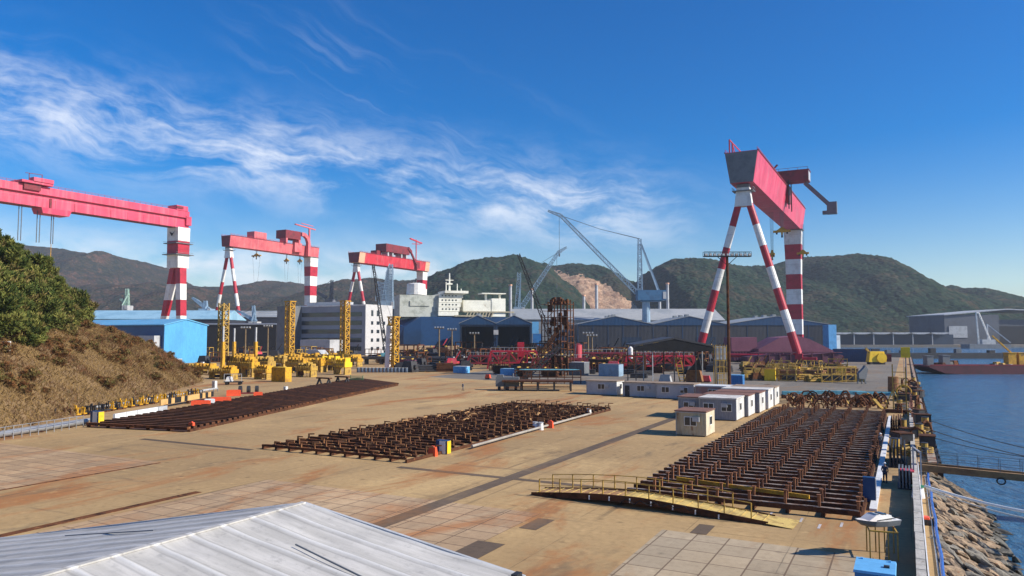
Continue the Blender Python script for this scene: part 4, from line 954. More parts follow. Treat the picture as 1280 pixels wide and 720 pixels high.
# platform trailer / work table in the middle
p = G(672, 489); t_ = thing('work_platform', 'long dark steel table on stout legs left of the site cabins', 'platform', (p.x, p.y, 0), -0.06)
pl = MB(); pl.box((0, 2, 1.9), (15.0, 5, .35)); pl.build('deck', M_drust, t_)
for k in range(5):
    for sy in (0, 4): MB().box((-7+k*3.5, sy, 0), (.4, .4, 1.9)).build('leg', M_dark, t_)
br_ = MB(); br_.bar((-7, 0, .7), (7, 0, .7), .15); br_.bar((-7, 4, .7), (7, 4, .7), .15); br_.build('brace', M_rust, t_)
p = G(634, 488); t_ = thing('generator_unit', 'grey machine on skids at the left end of the dark steel table', 'machine', (p.x, p.y, 0), -.06)
b_ = MB(); b_.box((0, 1.2, .8), (5, 2.2, 2.0)); b_.box((-1.6, 1.2, 2.8), (1.4, 1.8, .5)); b_.tube((1.2, 1.2, 2.8), (1.2, 1.2, 3.6), .15, n=8); b_.build('body', M_grey, t_)
for k in range(3): MB().box((-1.8+k*1.8, 1.2, 0), (.5, 2.2, .8)).build('leg', M_dark, t_)
p = G(690, 480); t_ = thing('pipe_rack', 'clutter rack of pipes and rust frames on the dark table', 'rack', (p.x, p.y, 0), -.06)
b_ = MB()
for k in range(9): b_.bar((-9+k*2, 0, 0), (-9+k*2, 0, 3.2), .16)
for z in (1.6, 3.2): b_.bar((-9, 0, z), (7, 0, z), .16); b_.bar((-9, 2, z), (7, 2, z), .16)
for k in range(9): b_.bar((-9+k*2, 2, 0), (-9+k*2, 2, 3.2), .16); b_.bar((-9+k*2, 0, 3.2), (-9+k*2, 2, 3.2), .14)
b_.build('frame', M_drust, t_)
b_ = MB()
for k in range(8): b_.tube((-8+rr.random()*2, .3+k*.2, 3.4), (5+rr.random()*2, .3+k*.2, 3.4), .14, n=6)
b_.build('pipes', M_teal, t_)
# rusty scaffold tower
p = D(697, 418, 222); t_ = thing('scaffold_tower', 'tall rust brown scaffold tower rising above the red trusses', 'tower', (p.x, p.y, 0), YR)
H = 22.3; b_ = MB(); q = MB()
rs = random.Random(9)
for i in range(5):
    for j in range(3):
        x, y = -4.2+i*2.1, -2.2+j*2.2; top = H-rs.random()*1.5 if i > 0 else H*.8
        b_.bar((x, y, 0), (x, y, top), .24)
for k in range(1, 12):
    z = k*1.9
    for j in range(3): b_.bar((-4.2 if z < H*.8 else -2.1, -2.2+j*2.2, z), (4.3, -2.2+j*2.2, z), .14)
    for i in range(5): b_.bar((-4.2+i*2.1, -2.3, z), (-4.2+i*2.1, 2.3, z), .14)
    i = rs.randrange(1, 4); b_.bar((-4.2+i*2.1, -2.3, z-1.9), (-4.2+(i+1)*2.1, -2.3, z), .12)
b_.build('frame', M_rust, t_)
for k in range(26):
    i, z = rs.choice((1, 2, 2, 2, 3, 3)), rs.uniform(1, H-3); q = MB(); q.box((-3.2+i*2.05-.4, rs.uniform(-1.9, 1.5), z), (rs.uniform(.7, 1.7), rs.uniform(.3, 1.2), rs.uniform(1.0, 3.2))); q.build('steel_panel', M_drust, t_)
for k in range(14): q = MB(); q.box((rs.uniform(-1.6, 3.4), rs.uniform(-1.5, 1.5), H-1.6+rs.random()), (rs.uniform(.6, 1.6), .8, rs.uniform(.8, 2))); q.build('steel_panel', M_rust, t_)

q = MB()
for k in range(1, 12, 2): MB().box((-3.2 if k % 3 else 3.0, -2.6, k*1.9), (3.5, 1.0, .12)).build('deck_board', M_concrete, t_)
# red tank and red trusses
def truss(label, px, py, w, h, m1, group, d=3, Y=None, legs=True):
    p = D(px, 418, Y) if Y else G(px, py); t_ = thing('steel_truss', label, 'truss', (p.x, p.y, 0), 0.0, group)
    b_ = MB(); n = max(3, int(w/3.0)); z0 = h*.35
    for y in (0, d):
        b_.bar((-w/2, y, h), (w/2, y, h), .5); b_.bar((-w/2, y, z0), (w/2, y, z0), .5)
        for k in range(n):
            x0, x1 = -w/2+w*k/n, -w/2+w*(k+1)/n; b_.bar((x0, y, z0 if k % 2 else h), (x1, y, h if k % 2 else z0), .35); b_.bar((x0, y, z0), (x0, y, h), .3)
        if legs:
            for s_ in (-1, 1): b_.bar((s_*w*.5, y, h), (s_*(w*.5+1.2), y, 0), .5)
    b_.build('chords', m1, t_)
    b_ = MB(); b_.box((0, d/2, h+.26), (w, d, .12)); b_.build('deck', m1, t_)
    b_ = MB()
    for k in range(n*2+1): b_.bar((-w/2+w*k/(2*n), 0, h+.3), (-w/2+w*k/(2*n), 0, h+1.4), .1)
    b_.bar((-w/2, 0, h+1.4), (w/2, 0, h+1.4), .1); b_.build('handrail', M_lgrey, t_)
    return t_
TRG = 'red steel trusses in the middle of the yard'
truss('deep red truss with slanted legs left of the rusty tower', 642, 0, 16, 6.0, MC['red_band'], TRG, Y=262)
truss('dark red long truss with handrails between tower and canopy', 785, 0, 38, 5.2, M_dred, TRG, Y=270)
truss('red truss reaching behind the canopy posts', 825, 0, 22, 4.8, MC['red_band'], TRG, Y=245)
truss('dark red low truss behind the generator', 610, 0, 14, 4.0, M_dred, TRG, Y=275)
truss('short red truss directly under the rusty tower', 700, 0, 17, 4.2, M_dred, TRG, Y=236)
p = D(722, 418, 262); t_ = thing('red_tank', 'upright bright red tank just right of the rusty tower', 'tank', (p.x, p.y, 0))
MB().tube((0, 0, 3.2), (0, 0, 8.3), 1.5, n=16).build('shell', M_red, t_); MB().box((0, 0, 0), (2.4, 2.4, 3.2)).build('stand', M_dred, t_); MB().tube((0, 0, 8.3), (0, 0, 8.9), 1.5, .6, 16).build('cap', M_dred, t_)
p = D(651, 418, 268); t_ = thing('red_tank', 'small square red tank standing on the left red truss', 'tank', (p.x, p.y, 0))
MB().box((0, 0, 4), (2.4, 2, 5.2)).build('shell', MC['red_band'], t_); MB().box((0, 0, 0), (1.6, 1.4, 4)).build('stand', M_dred, t_)
p = D(788, 418, 262); t_ = thing('white_tank', 'slim white cylinder behind the black canopy', 'tank', (p.x, p.y, 0)); MB().tube((0, 0, 0), (0, 0, 7.2), .8, n=12).build('shell', M_white, t_); MB().tube((0, 0, 7.2), (0, 0, 7.8), .8, .2, 12).build('cap', M_white, t_)
# black canopy
p = D(845, 418, 176); t_ = thing('open_canopy', 'black pitched canopy on thin posts behind the back row of cabins', 'canopy', (p.x, p.y, 0))
def cx(px): return D(px, 418, 176).x-p.x
MB().prism([(cx(793), 9.2), (cx(843), 10.9), (cx(897), 8.9), (cx(897), 9.3), (cx(843), 11.35), (cx(793), 9.6)], 0, 14).build('roof', mat('black_roof', (.05, .05, .055), (.035, .035, .04), rough=.6), t_)
MB().prism([(cx(793.4), 8.1), (cx(896.5), 8.0), (cx(896.5), 8.85), (cx(843), 10.85), (cx(793.4), 9.1)], .1, .4).build('fascia', M_black, t_)
for px in (795, 816, 843, 870, 895):
    for y in (.6, 13): MB().box((cx(px), y, 0), (.22, .22, 8.2)).build('post', M_lgrey if px in (816, 895) else M_dark, t_)
p = D(900.5, 418, 172); t_ = thing('scaffold_tower', 'narrow pale scaffold wrapped in sheeting right of the black canopy', 'tower', (p.x, p.y, 0))
b_ = MB()
for i in range(4):
    for y in (0, 1.8): b_.bar((-1.2+i*.85, y, 0), (-1.2+i*.85, y, 9.6), .13)
for k in range(1, 7):
    for y in (0, 1.8): b_.bar((-1.2, y, k*1.5), (1.35, y, k*1.5), .1)
b_.build('frame', M_dyel, t_); MB().box((.1, .9, 6.2), (2.2, 1.4, 3.0)).build('sheeting', M_lgrey, t_); MB().box((-.9, .9, 0), (.5, 1.0, 6.0)).build('sheeting', M_concrete, t_)
# floodlight mast
p = G(912, 491); t_ = thing('floodlight_mast', 'rust brown floodlight mast with a wide lamp platform in front of the striped crane leg', 'floodlight', (p.x, p.y, 0))
zt_ = D(912, 321, p.y).z
MB().tube((0, 0, 0), (0, 0, zt_), .36, .26, 10).build('pole', M_drust, t_)
b_ = MB(); b_.box((0, 0, zt_), (9.8, 1.0, .16))
for y in (-.5, .5):
    b_.bar((-4.9, y, zt_+1.0), (4.9, y, zt_+1.0), .08)
    for k in range(9): b_.bar((-4.9+k*1.225, y, zt_), (-4.9+k*1.225, y, zt_+1.0), .07)
b_.bar((-2, 0, zt_), (0, 0, zt_-1.8), .12); b_.bar((2, 0, zt_), (0, 0, zt_-1.8), .12); b_.build('lamp_platform', M_dark, t_)
for k in range(11):
    f_ = MB(); x = -4.5+k*.9; f_.box((x, -.45, zt_+.15), (.6, .35, .5), mi=0); f_.box((x, -.64, zt_+.2), (.5, .04, .4), mi=1); f_.build('floodlight', [M_dark, M_lgrey], t_)
MB().box((-.0, -.5, 0), (.6, .5, 1.6)).build('switch_box', M_dark, t_)

# yellow towers
YG = 'yellow steel towers in the yard'
def ytower(label, px, Y, y_top, w, m1, platform=True, base_y=None):
    p = D(px, 418, Y); t_ = thing('lattice_tower', label, 'tower', (p.x, p.y, 0), YR, YG); H = D(px, y_top, Y).z
    MB().lattice((0, 0, 0), (0, 0, H), w, w, int(H/w/.8)+2, w*.10).build('frame', m1, t_)
    if platform: MB().box((0, 0, H), (w*1.35, w*1.35, .4)).build('top_deck', m1, t_)
    for k in range(1, 7): MB().box((w*.1, -w*.5, H*k/7), (w*1.15, .5, .2)).build('landing', m1, t_)
    MB().box((-w*.1, 0, 1), (w*.34, w*.34, H*.9)).build('core', M_dyel, t_)
    return t_
ytower('square yellow lattice tower standing left of the office block', 362, 300, 377.5, 2.5, M_yel)
ytower('yellow tower with working base in front of the office ribbon windows', 431, 300, 377, 2.5, M_yel)
ytower('yellow lattice column beside a pale cylinder right of the teal cab', 492, 262, 397, 2.5, M_yel)
ytower('slim yellow tower carried on grey posts next to the sky blue building', 279, 330, 379, 3.0, M_dyel, False)
t_ = boxy('work_platform', 'yellow platform around the foot of the tower before the office', 'platform', 430, 0, 13, 5, 4.2, M_yel, M_dyel, Y=292, legs=2.2)
p = D(485, 418, 262); t_ = thing('pale_silo', 'pale upright cylinder leaning on the yellow lattice column', 'tank', (p.x, p.y, 0)); MB().tube((0, 0, 0), (.5, 0, 15), 1.1, n=12).build('shell', M_white, t_); MB().tube((.5, 0, 15), (.5, 0, 16.2), 1.1, .3, 12).build('cap', M_yel, t_)
p = D(397, 418, 285); t_ = thing('winch_cabin', 'light grey sloping machine cabin between the two yellow towers', 'hut', (p.x, p.y, 2.5), YR)
MB().prism([(-3.8, 0), (4, 0), (4, 2), (2, 3.6), (-3.8, 3.6)], -2, 2).build('wall', M_lgrey, t_); MB().box((0, -2.1, 1.2), (2, .1, 1.2)).build('window', M_glass, t_); MB().box((0, 0, -2.5), (7, 3, 2.5)).build('stand', M_dark, t_)
# tall yellow posts and the yellow heavy frames on the left
PG = 'yellow guide posts beside the sky blue building'
for px, y0, y1, lb in ((278, 464, 427, 'first tall yellow guide post right of the sky blue building'), (292, 458, 427, 'shorter yellow guide post in the middle of the three'), (319, 461, 427, 'third yellow guide post, right of the brown plates')):
    p = G(px, y0); t_ = thing('guide_post', lb, 'post', (p.x, p.y, 0), YR, PG); H = D(px, y1, p.y).z
    MB().box((0, 0, 0), (1.0, 1.0, H)).build('post', M_yel, t_); MB().box((0, 0, H), (.5, .5, 5)).build('grey_extension', M_lgrey, t_); MB().box((0, 0, 0), (1.6, 1.6, .8)).build('foot', M_dyel, t_)
HG = 'yellow heavy frames along the left of the yard'
fr = random.Random(21)
def yframe(label, px, py, w, h, d, m1):
    p = G(px, py); t_ = thing('lifting_cradle', label, 'steel frame', (p.x, p.y, 0), YR+fr.uniform(-.1, .1), HG)
    b_ = MB(); b_.box((0, 0, h*.5), (w, d, h*.34)); b_.build('beam', m1, t_)
    for sx in (-.42, .42): MB().box((sx*w, 0, 0), (w*.12, d*.9, h*.5), top=(.7, .9)).build('leg', M_dyel, t_)
    b_ = MB()
    for k in range(5): b_.box((-w*.4+w*.2*k, 0, h*.84), (w*.09, d*.7, h*.16*(1+fr.random())))
    b_.build('lug', m1, t_)
    b_ = MB(); b_.box((0, -d*.5-.1, h*.62), (w*.8, .12, h*.1)); b_.build('flange', M_dyel, t_)
    b_ = MB()
    for k in range(7): b_.box((-w*.45+w*.15*k, -d*.5-.06, h*.5), (.12, .14, h*.34))
    b_.build('stiffener', M_dyel, t_)
    MB().box((fr.uniform(-.2, .2)*w, -d*.5+.3, h*.12), (w*.3, .5, h*.3)).build('tool_box', fr.choice((M_dark, M_drust, M_dyel)), t_)
    b_ = MB(); x_ = fr.choice((-.3, .3))*w
    for q_ in (-.3, .3): b_.bar((x_+q_, -d*.5-.2, 0), (x_+q_, -d*.5-.2, h*1.25), .09)
    for q_ in range(6): b_.bar((x_-.3, -d*.5-.2, h*.2*(q_+.5)), (x_+.3, -d*.5-.2, h*.2*(q_+.5)), .06)
    b_.build('ladder', M_dyel, t_)
    return t_
for px, py, w, h, d, m1, lb in (
    (257, 468, 8, 3.0, 3, M_yel, 'low yellow beam frame closest to the sky blue building'), (272, 473, 5, 2.6, 2, M_dyel, 'dirty yellow trestle below the first guide post'),
    (298, 470, 5.5, 5.2, 3, M_yel, 'tall yellow frame between the second and third guide posts'), (312, 471, 4.5, 5.0, 3, M_yel, 'yellow frame touching the third guide post'),
    (331, 468, 6, 4.8, 3, M_dyel, 'dirty yellow frame left of the bright yellow block'), (372, 466, 8, 4.2, 3, M_yel, 'yellow frame right of the bright yellow block'),
    (393, 465, 8, 4.2, 3, M_yel, 'wide yellow frame behind the brown sawhorses'), (413, 465, 7, 4.6, 3, M_byel, 'bright yellow frame near the right end of the yellow row'),
    (428, 468, 5, 4.4, 3, M_byel, 'last bright yellow frame beside the green mesh fence'), (246, 463, 7, 2.0, 3, M_dyel, 'half hidden yellow beam below the blue building corner')):
    yframe(lb, px, py, w, h, d, m1)
for k_, (px, py, w, h, lb) in enumerate(((330, 474, 5, 3.4, 'yellow cradle just left of the bright yellow block'), (383, 471, 5.5, 3.6, 'yellow cradle directly right of the bright yellow block'), (443, 458, 6, 3.6, 'yellow cradle under the tower before the office'), (286, 474, 4, 3.2, 'yellow cradle low in front of the tall yellow frame'), (345, 462, 9, 4.4, 'yellow cradle in the rear row behind the bright yellow block'), (365, 460, 9, 4.6, 'yellow cradle in the rear row left of the sawhorses'), (386, 459, 9, 4.6, 'yellow cradle in the rear row right above the sawhorses'), (405, 459.5, 9, 4.6, 'yellow cradle in the rear row near the grey machine cabin'), (305, 461, 8, 5, 'dirty yellow cradle in the rear row between the guide posts'), (422, 460, 7, 4.8, 'yellow cradle at the right end of the rear row'))):
    yframe(lb, px, py, w, h, 3, (M_yel, M_dyel)[k_ % 3 == 1])
p = D(440, 418, 300); t_ = thing('long_deck', 'long black steel deck running behind the yellow frames and towers', 'deck', (p.x, p.y, 0)); MB().box((0, 0, 2.2), (50, 6, .9)).build('deck', M_dark, t_)
for k in range(9): MB().box((-24+k*6, 0, 0), (.8, 5, 2.2)).build('leg', M_dark, t_)
boxy('yellow_block', 'bright solid yellow steel block in the middle of the yellow row', 'block', 352, 477, 4.6, 2.2, 3.6, M_yel, M_byel)
for px, py, lb in ((287, 463, 'dark brown upright plate beside the first guide post'), (325, 462, 'dark brown upright plate right of the third guide post')):
    p = G(px, py); t_ = thing('steel_plate', lb, 'plate', (p.x, p.y, 0), YR); MB().box((0, 0, 0), (3.0, .4, 4.8)).build('plate', M_drust, t_); MB().box((0, .8, 0), (.4, 1.4, 2.4)).build('stay', M_drust, t_)
for px, py, lb in ((405, 482, 'brown sawhorse trestle in front of the yellow frames'), (428, 480, 'second brown sawhorse trestle, nearer the green fence')):
    p = G(px, py); t_ = thing('trestle', lb, 'trestle', (p.x, p.y, 0), YR-.1); MB().box((0, 0, 1.6), (4.4, 1.0, .3)).build('top_beam', M_drust, t_)
    for sx in (-1.6, 1.6): lgm = MB(); lgm.bar((sx, -.8, 0), (sx, 0, 1.6), .3); lgm.bar((sx, .8, 0), (sx, 0, 1.6), .3); lgm.build('leg', M_dark, t_)
p = G(446, 478); t_ = thing('mesh_fence', 'small green mesh fence at the end of the yellow frames', 'fence', (p.x, p.y, 0), YR)
b_ = MB()
for k in range(14): b_.bar((-2+k*.3, 0, 0), (-2+k*.3, 0, 1.6), .05)
for k in range(6): b_.bar((-2, 0, .1+k*.3), (1.9, 0, .1+k*.3), .05)
b_.build('mesh', M_green, t_)
for x in (-2, 1.9): MB().box((x, 0, 0), (.12, .12, 1.8)).build('post', M_green, t_)
# blue drums
dg = 'row of blue grey drums'
d0 = None
for k in range(14):
    p = G(448+k*4.6, 465.5)
    if d0 is None:
        d0 = thing('drum', 'blue grey drum in the row behind the left steel bed', 'drum', p, 0, dg); MB().tube((0, 0, 0), (0, 0, 1.4), .55, n=12).build('shell', mat('drum_paint', (.10, .14, .20), (.05, .06, .09), rough=.6, scale=1), d0); MB().tube((0, 0, 1.4), (0, 0, 1.47), .57, n=12).build('rim', M_lgrey, d0)
    else: dup(d0, p, 0)
# dark stacks in the belt between yard and halls: many individual blocks, pipes, frames
SG = 'dark steel stacks in front of the halls'
cr = random.Random(77)
def stack_proto(kind, m1, lb, nm, cat):
    t_ = thing(nm, lb, cat, (0, 0, 0), 0, SG)
    if kind == 0:
        b_ = MB()
        for k in range(7): b_.box((cr.uniform(-.3, .3), cr.uniform(-.2, .2), k*.34), (4.6, 2.2, .26))
        b_.build('plates', m1, t_)
        for x in (-1.6, 1.6): MB().box((x, 0, 2.42), (.3, 1.8, .3)).build('dunnage', M_dyel, t_)
    elif kind == 1:
        b_ = MB()
        for r_ in range(3):
            for k in range(6-r_): b_.tube((-3, -1.5+k*.6+r_*.3, .3+r_*.52), (3, -1.5+k*.6+r_*.3, .3+r_*.52), .29, n=9)
        b_.build('pipes', m1, t_); MB().box((0, 0, -.02), (.3, 4, .1)).build('dunnage', M_dyel, t_)
    elif kind == 2:
        b_ = MB()
        for x in (-2.5, 0, 2.5):
            for y in (-1.2, 1.2): b_.bar((x, y, 0), (x, y, 3.6), .2)
        for z in (.3, 2.0, 3.6):
            for y in (-1.2, 1.2): b_.bar((-2.5, y, z), (2.5, y, z), .18)
            for x in (-2.5, 0, 2.5): b_.bar((x, -1.2, z), (x, 1.2, z), .18)
        for x in (-2.5, 0): b_.bar((x, -1.2, .3), (x+2.5, -1.2, 2.0), .12)
        b_.build('frame', m1, t_); MB().box((.4, 0, .4), (3.6, 1.8, 1.2)).build('load', M_dark, t_)
    elif kind == 3:
        b_ = MB(); b_.box((0, 0, .5), (3.2, 2.4, 2.0), top=(.7, .8)); b_.tube((-2, 0, 1.2), (2, 0, 1.2), .5, n=10); b_.build('body', m1, t_); MB().box((0, 0, 0), (3.4, 2.6, .5)).build('base', M_dark, t_)
        MB().bar((1, 0, 2.4), (2.2, 0, 4.4), .25).build('arm', m1, t_)
    return t_
PR = [(stack_proto(0, M_drust, 'dark rust stack of flat steel plates in the belt before the halls', 'plate_stack', 'steel stack')),
      (stack_proto(1, M_dark, 'black pile of pipes in the belt before the halls', 'pipe_stack', 'pipe stack')),
      (stack_proto(2, M_rust, 'rusty open storage frame in the belt before the halls', 'storage_rack', 'rack')),
      (stack_proto(3, M_dark, 'dark welding machine in the belt before the halls', 'machine', 'machine')),
      (stack_proto(2, M_dyel, 'dull yellow storage frame in the belt before the halls', 'storage_rack', 'rack')),
      (stack_proto(0, M_purple, 'purple primed stack of plates in the belt before the halls', 'plate_stack', 'steel stack')),
      (stack_proto(3, M_lgrey, 'pale grey machine in the belt before the halls', 'machine', 'machine')),
      (stack_proto(3, M_red, 'red painted machine in the belt before the halls', 'machine', 'machine'))]
up = [False]*len(PR)
def put(k, loc, rz, sc):
    if not up[k]: up[k] = True; PR[k].location = loc; PR[k].rotation_euler.z = rz; PR[k].scale = (sc,)*3
    else: dup(PR[k], loc, rz, sc=sc)
for i in range(250):
    Y = cr.uniform(238, 400); px = cr.uniform(500, 905)
    if Y < 262 and (600 < px < 740): continue
    k = cr.choices(range(8), (7, 7, 4, 6, .5, .5, .5, .4))[0]
    p = D(px, 418, Y); put(k, (p.x, p.y, 0), cr.uniform(-.6, .2), cr.uniform(1.0, 1.9)*(Y/290))
for i in range(46):
    Y = cr.uniform(300, 400); px = cr.uniform(250, 500)
    if px > 375 and px < 470 and Y < 310: continue
    k = cr.choices(range(8), (4, 4, 4, 4, 3, .2, 1, .4))[0]
    p = D(px, 418, Y); put(k, (p.x, p.y, 0), cr.uniform(-.6, .2), cr.uniform(.8, 1.5)*(Y/290))
for i in range(26):
    Y = cr.uniform(205, 262); px = cr.uniform(620, 900)
    k = cr.choices(range(8), (3, 3, 4, 3, .6, .6, .8, .8))[0]
    p = D(px, 418, Y); put(k, (p.x, p.y, 0), cr.uniform(-.6, .2), cr.uniform(.7, 1.1))
# light pylons with cross arms in the belt
mg = 'small lamp masts in front of the blue hull'; M_lampo = mat('ochre_brown_mast', (.22, .15, .075), (.15, .10, .05), rough=.7, scale=1)
for px, Y, yt, lb in ((549, 330, 411, 'small ochre lamp mast directly under the hull marks'), (565, 340, 413, 'second ochre lamp mast left of the two bay hall'), (593, 330, 418, 'low lamp mast with wide arms before the two bay hall'), (307, 330, 411, 'ochre lamp mast between the guide posts and the first tower'), (335, 350, 409, 'ochre lamp mast right of the guide posts'), (735, 300, 418, 'paired rusty mast right of the red tank'), (740, 296, 421, 'second rusty mast beside the paired one')):
    p = D(px, 418, Y); H = D(px, yt, Y).z; t_ = thing('lamp_mast', lb, 'mast', (p.x, p.y, 0), 0, mg); MB().tube((0, 0, 0), (0, 0, H), .4, .28, 8).build('pole', M_lampo, t_)
    MB().box((0, 0, H), (4.2, .6, .4)).build('cross_arm', M_lampo, t_)
    for x in (-1.8, -.6, .6, 1.8): MB().box((x, -.2, H+.4), (.6, .6, .6)).build('lamp', M_lgrey, t_)
# lattice boom lying by the tower, ladder frame, pitched dark frame
p = G(655, 476); t_ = thing('crane_boom', 'rust red lattice boom leaning up towards the scaffold tower', 'boom', (p.x, p.y, 0), 0); MB().lattice((0, 0, .5), (8.5, 0, 12.5), 1.3, .7, 12, .16).build('lattice', M_drust, t_); MB().box((0, 0, 0), (2.2, 2, .9)).build('foot', M_dark, t_)
p = D(660, 418, 214); t_ = thing('crane_boom', 'dark lattice boom crossing in front of the scaffold tower', 'boom', (p.x, p.y, 0), 0); MB().lattice((0, 0, .5), (9.5, 0, 9.0), 1.5, 1.0, 10, .18).build('lattice', M_dark, t_); MB().box((0, 0, 0), (2.6, 2, .9)).build('foot', M_dark, t_)
p = G(851, 477); t_ = thing('ladder', 'yellow ladder frame leaning under the black canopy', 'ladder', (p.x, p.y, 0), 0)
for s_ in (-.7, .7): MB().bar((s_+.5, 0, 0), (s_-.5, 1, 6.0), .22).build('rail', M_dyel, t_)
b_ = MB()
for k in range(9): f_ = k/9+.05; b_.bar((-.7+.5-f_, f_, 6*f_), (.7+.5-f_, f_, 6*f_), .14)
b_.build('rungs', M_dyel, t_)
for px, py, mm_, lb, s_ in ((868, 478, M_rusty_o, 'orange rusty lump with a pointed dark sheet under the canopy', 1.0), (883, 478, M_red, 'round red winch beside the canopy scaffold', .5), (832, 480, M_lgrey, 'pile of pale scrap under the left half of the canopy', .7), (610, 474, M_orange, 'small bright orange crate left of the light blue container', .35)):
    p = G(px, py); t_ = thing('machinery', lb, 'machine', (p.x, p.y, 0), YR); MB().box((0, 0, .3), (3.4*s_*1.3, 2.4*s_, 2.8*s_), top=(.7, .7)).build('body', mm_, t_); MB().box((0, 0, 0), (3.6*s_, 2.6*s_, .3)).build('base', M_dark, t_)
    if s_ == 1.0: MB().prism([(-1.5, 3), (2.0, 3), (1.4, 6.2)], -.2, .2).build('sheet', M_dark, t_)

# purple hull sections under the striped crane
def hullsec(label, Y, pts, th, m1=M_purple):
    p = D(pts[0][0], 418, Y); t_ = thing('hull_section', label, 'hull section', (p.x, p.y, 0), 0, 'purple primed hull sections')
    prof = [(D(x, 418, Y).x-p.x, max(.6, D(x, y, Y).z)) for x, y in pts]; MB().prism(prof, 0, th).build('shell', m1, t_)
    b_ = MB(); x0, x1 = min(a for a, b in prof), max(a for a, b in prof)
    for k in range(1, 9): x = x0+(x1-x0)*k/9; b_.box((x, -.25, .8), (.35, .5, 3.6))
    b_.box(((x0+x1)/2, -.3, 4.6), ((x1-x0)*.96, .6, .3)); b_.build('stiffeners', m1, t_)
    b_ = MB()
    for k in range(6): b_.box((x0+(x1-x0)*(k+.5)/6, th/2, 0), (1.2, th*.6, .6))
    b_.build('support', M_dark, t_)
hullsec('flat topped purple hull section behind the floodlight mast', 325, [(914, 452), (946, 452), (946, 421.5), (914, 422)], 12)
hullsec('large gabled purple hull section beneath the striped crane', 318, [(946, 452), (1042, 452), (1041, 438), (1012, 424), (998, 420), (975, 422), (948, 436)], 16)
hullsec('dark purple low hull section in front of the gabled one', 300, [(934, 455), (1054, 455), (1053, 444), (1040, 441), (1000, 444), (965, 443), (934, 446)], 8, mat('dark_purple', (.11, .03, .055), (.08, .025, .04), rough=.7))
# yellow and brown clutter right of the mast
CG = 'yellow and brown tackle below the purple hull sections'
CP_ = [stack_proto(2, M_dyel, 'dull yellow storage rack below the purple hull sections', 'storage_rack', 'rack'), stack_proto(3, M_dyel, 'dirty yellow machine below the purple hull sections', 'machine', 'machine'), stack_proto(3, M_rust, 'rust brown machine below the purple hull sections', 'machine', 'machine'), stack_proto(0, M_rusty_o, 'orange brown stack of plates below the purple hull sections', 'plate_stack', 'steel stack'), stack_proto(1, M_dyel, 'dull yellow pipes below the purple hull sections', 'pipe_stack', 'pipe stack'), stack_proto(3, M_blue, 'blue machine below the purple hull sections', 'machine', 'machine'), stack_proto(3, M_green, 'dark green machine below the purple hull sections', 'machine', 'machine')]
for q_ in CP_: q_['group'] = CG
up2 = [False]*len(CP_)
for i in range(66):
    px, Y = cr.uniform(930, 1064), cr.uniform(188, 262); k = cr.choices(range(7), (1.6, 5, 4, 4, 3, .6, .5))[0]; p = D(px, 418, Y); sc_ = cr.uniform(.7, 1.15)
    if not up2[k]: up2[k] = True; CP_[k].location = (p.x, p.y, 0); CP_[k].rotation_euler.z = cr.uniform(-.8, .2); CP_[k].scale = (sc_,)*3
    else: dup(CP_[k], (p.x, p.y, 0), cr.uniform(-.8, .2), sc=sc_)
for px, py, w, h, lb in ((963, 476, 2.6, 3.0, 'bright yellow box left of the yellow tackle'), (1052, 474, 2.2, 3.4, 'bright yellow upright box at the right end of the yellow tackle'), (996, 472, 1.6, 3.0, 'narrow bright yellow box in the middle of the tackle')):
    boxy('yellow_block', lb, 'block', px, py, w, 1.4, h, M_byel, M_yel)
p = D(1094, 418, 300); t_ = thing('yellow_machine', 'yellow winch machine standing by the far corner of the quay', 'machine', (p.x, p.y, 0)); b_ = MB(); b_.box((0, 0, 1), (7, 3, 4.2), top=(.8, .8)); b_.tube((1.5, -2, 2.6), (1.5, 2, 2.6), 2.0, n=12); b_.build('body', M_byel, t_); MB().box((0, 0, 0), (6, 3, 1)).build('base', M_dark, t_); MB().bar((-2, 0, 4), (-4, 0, 6.5), .8).build('arm', M_dyel, t_)
t_ = boxy('storage_container', 'dark red small container behind the yellow winch machine', 'container', 1107, 0, 4, 2.4, 3.2, M_dred, Y=330)
p = G(1077, 480); t_ = thing('covered_equipment', 'grey draped equipment standing on splayed legs right of the yellow tackle', 'equipment', (p.x, p.y, 0), .1)
b_ = MB(); b_.prism([(-.8, 1.3), (.9, 1.2), (1.25, 2.6), (1.5, 3.5), (.9, 4.5), (.5, 3.9), (-.1, 3.3), (-.9, 2.6)], -.5, .5); b_.build('cover', M_grey, t_)
for x in (-1.0, .1, 1.1): MB().bar((x, 0, 0), (x*.7, 0, 1.4), .32).build('leg', M_grey, t_)

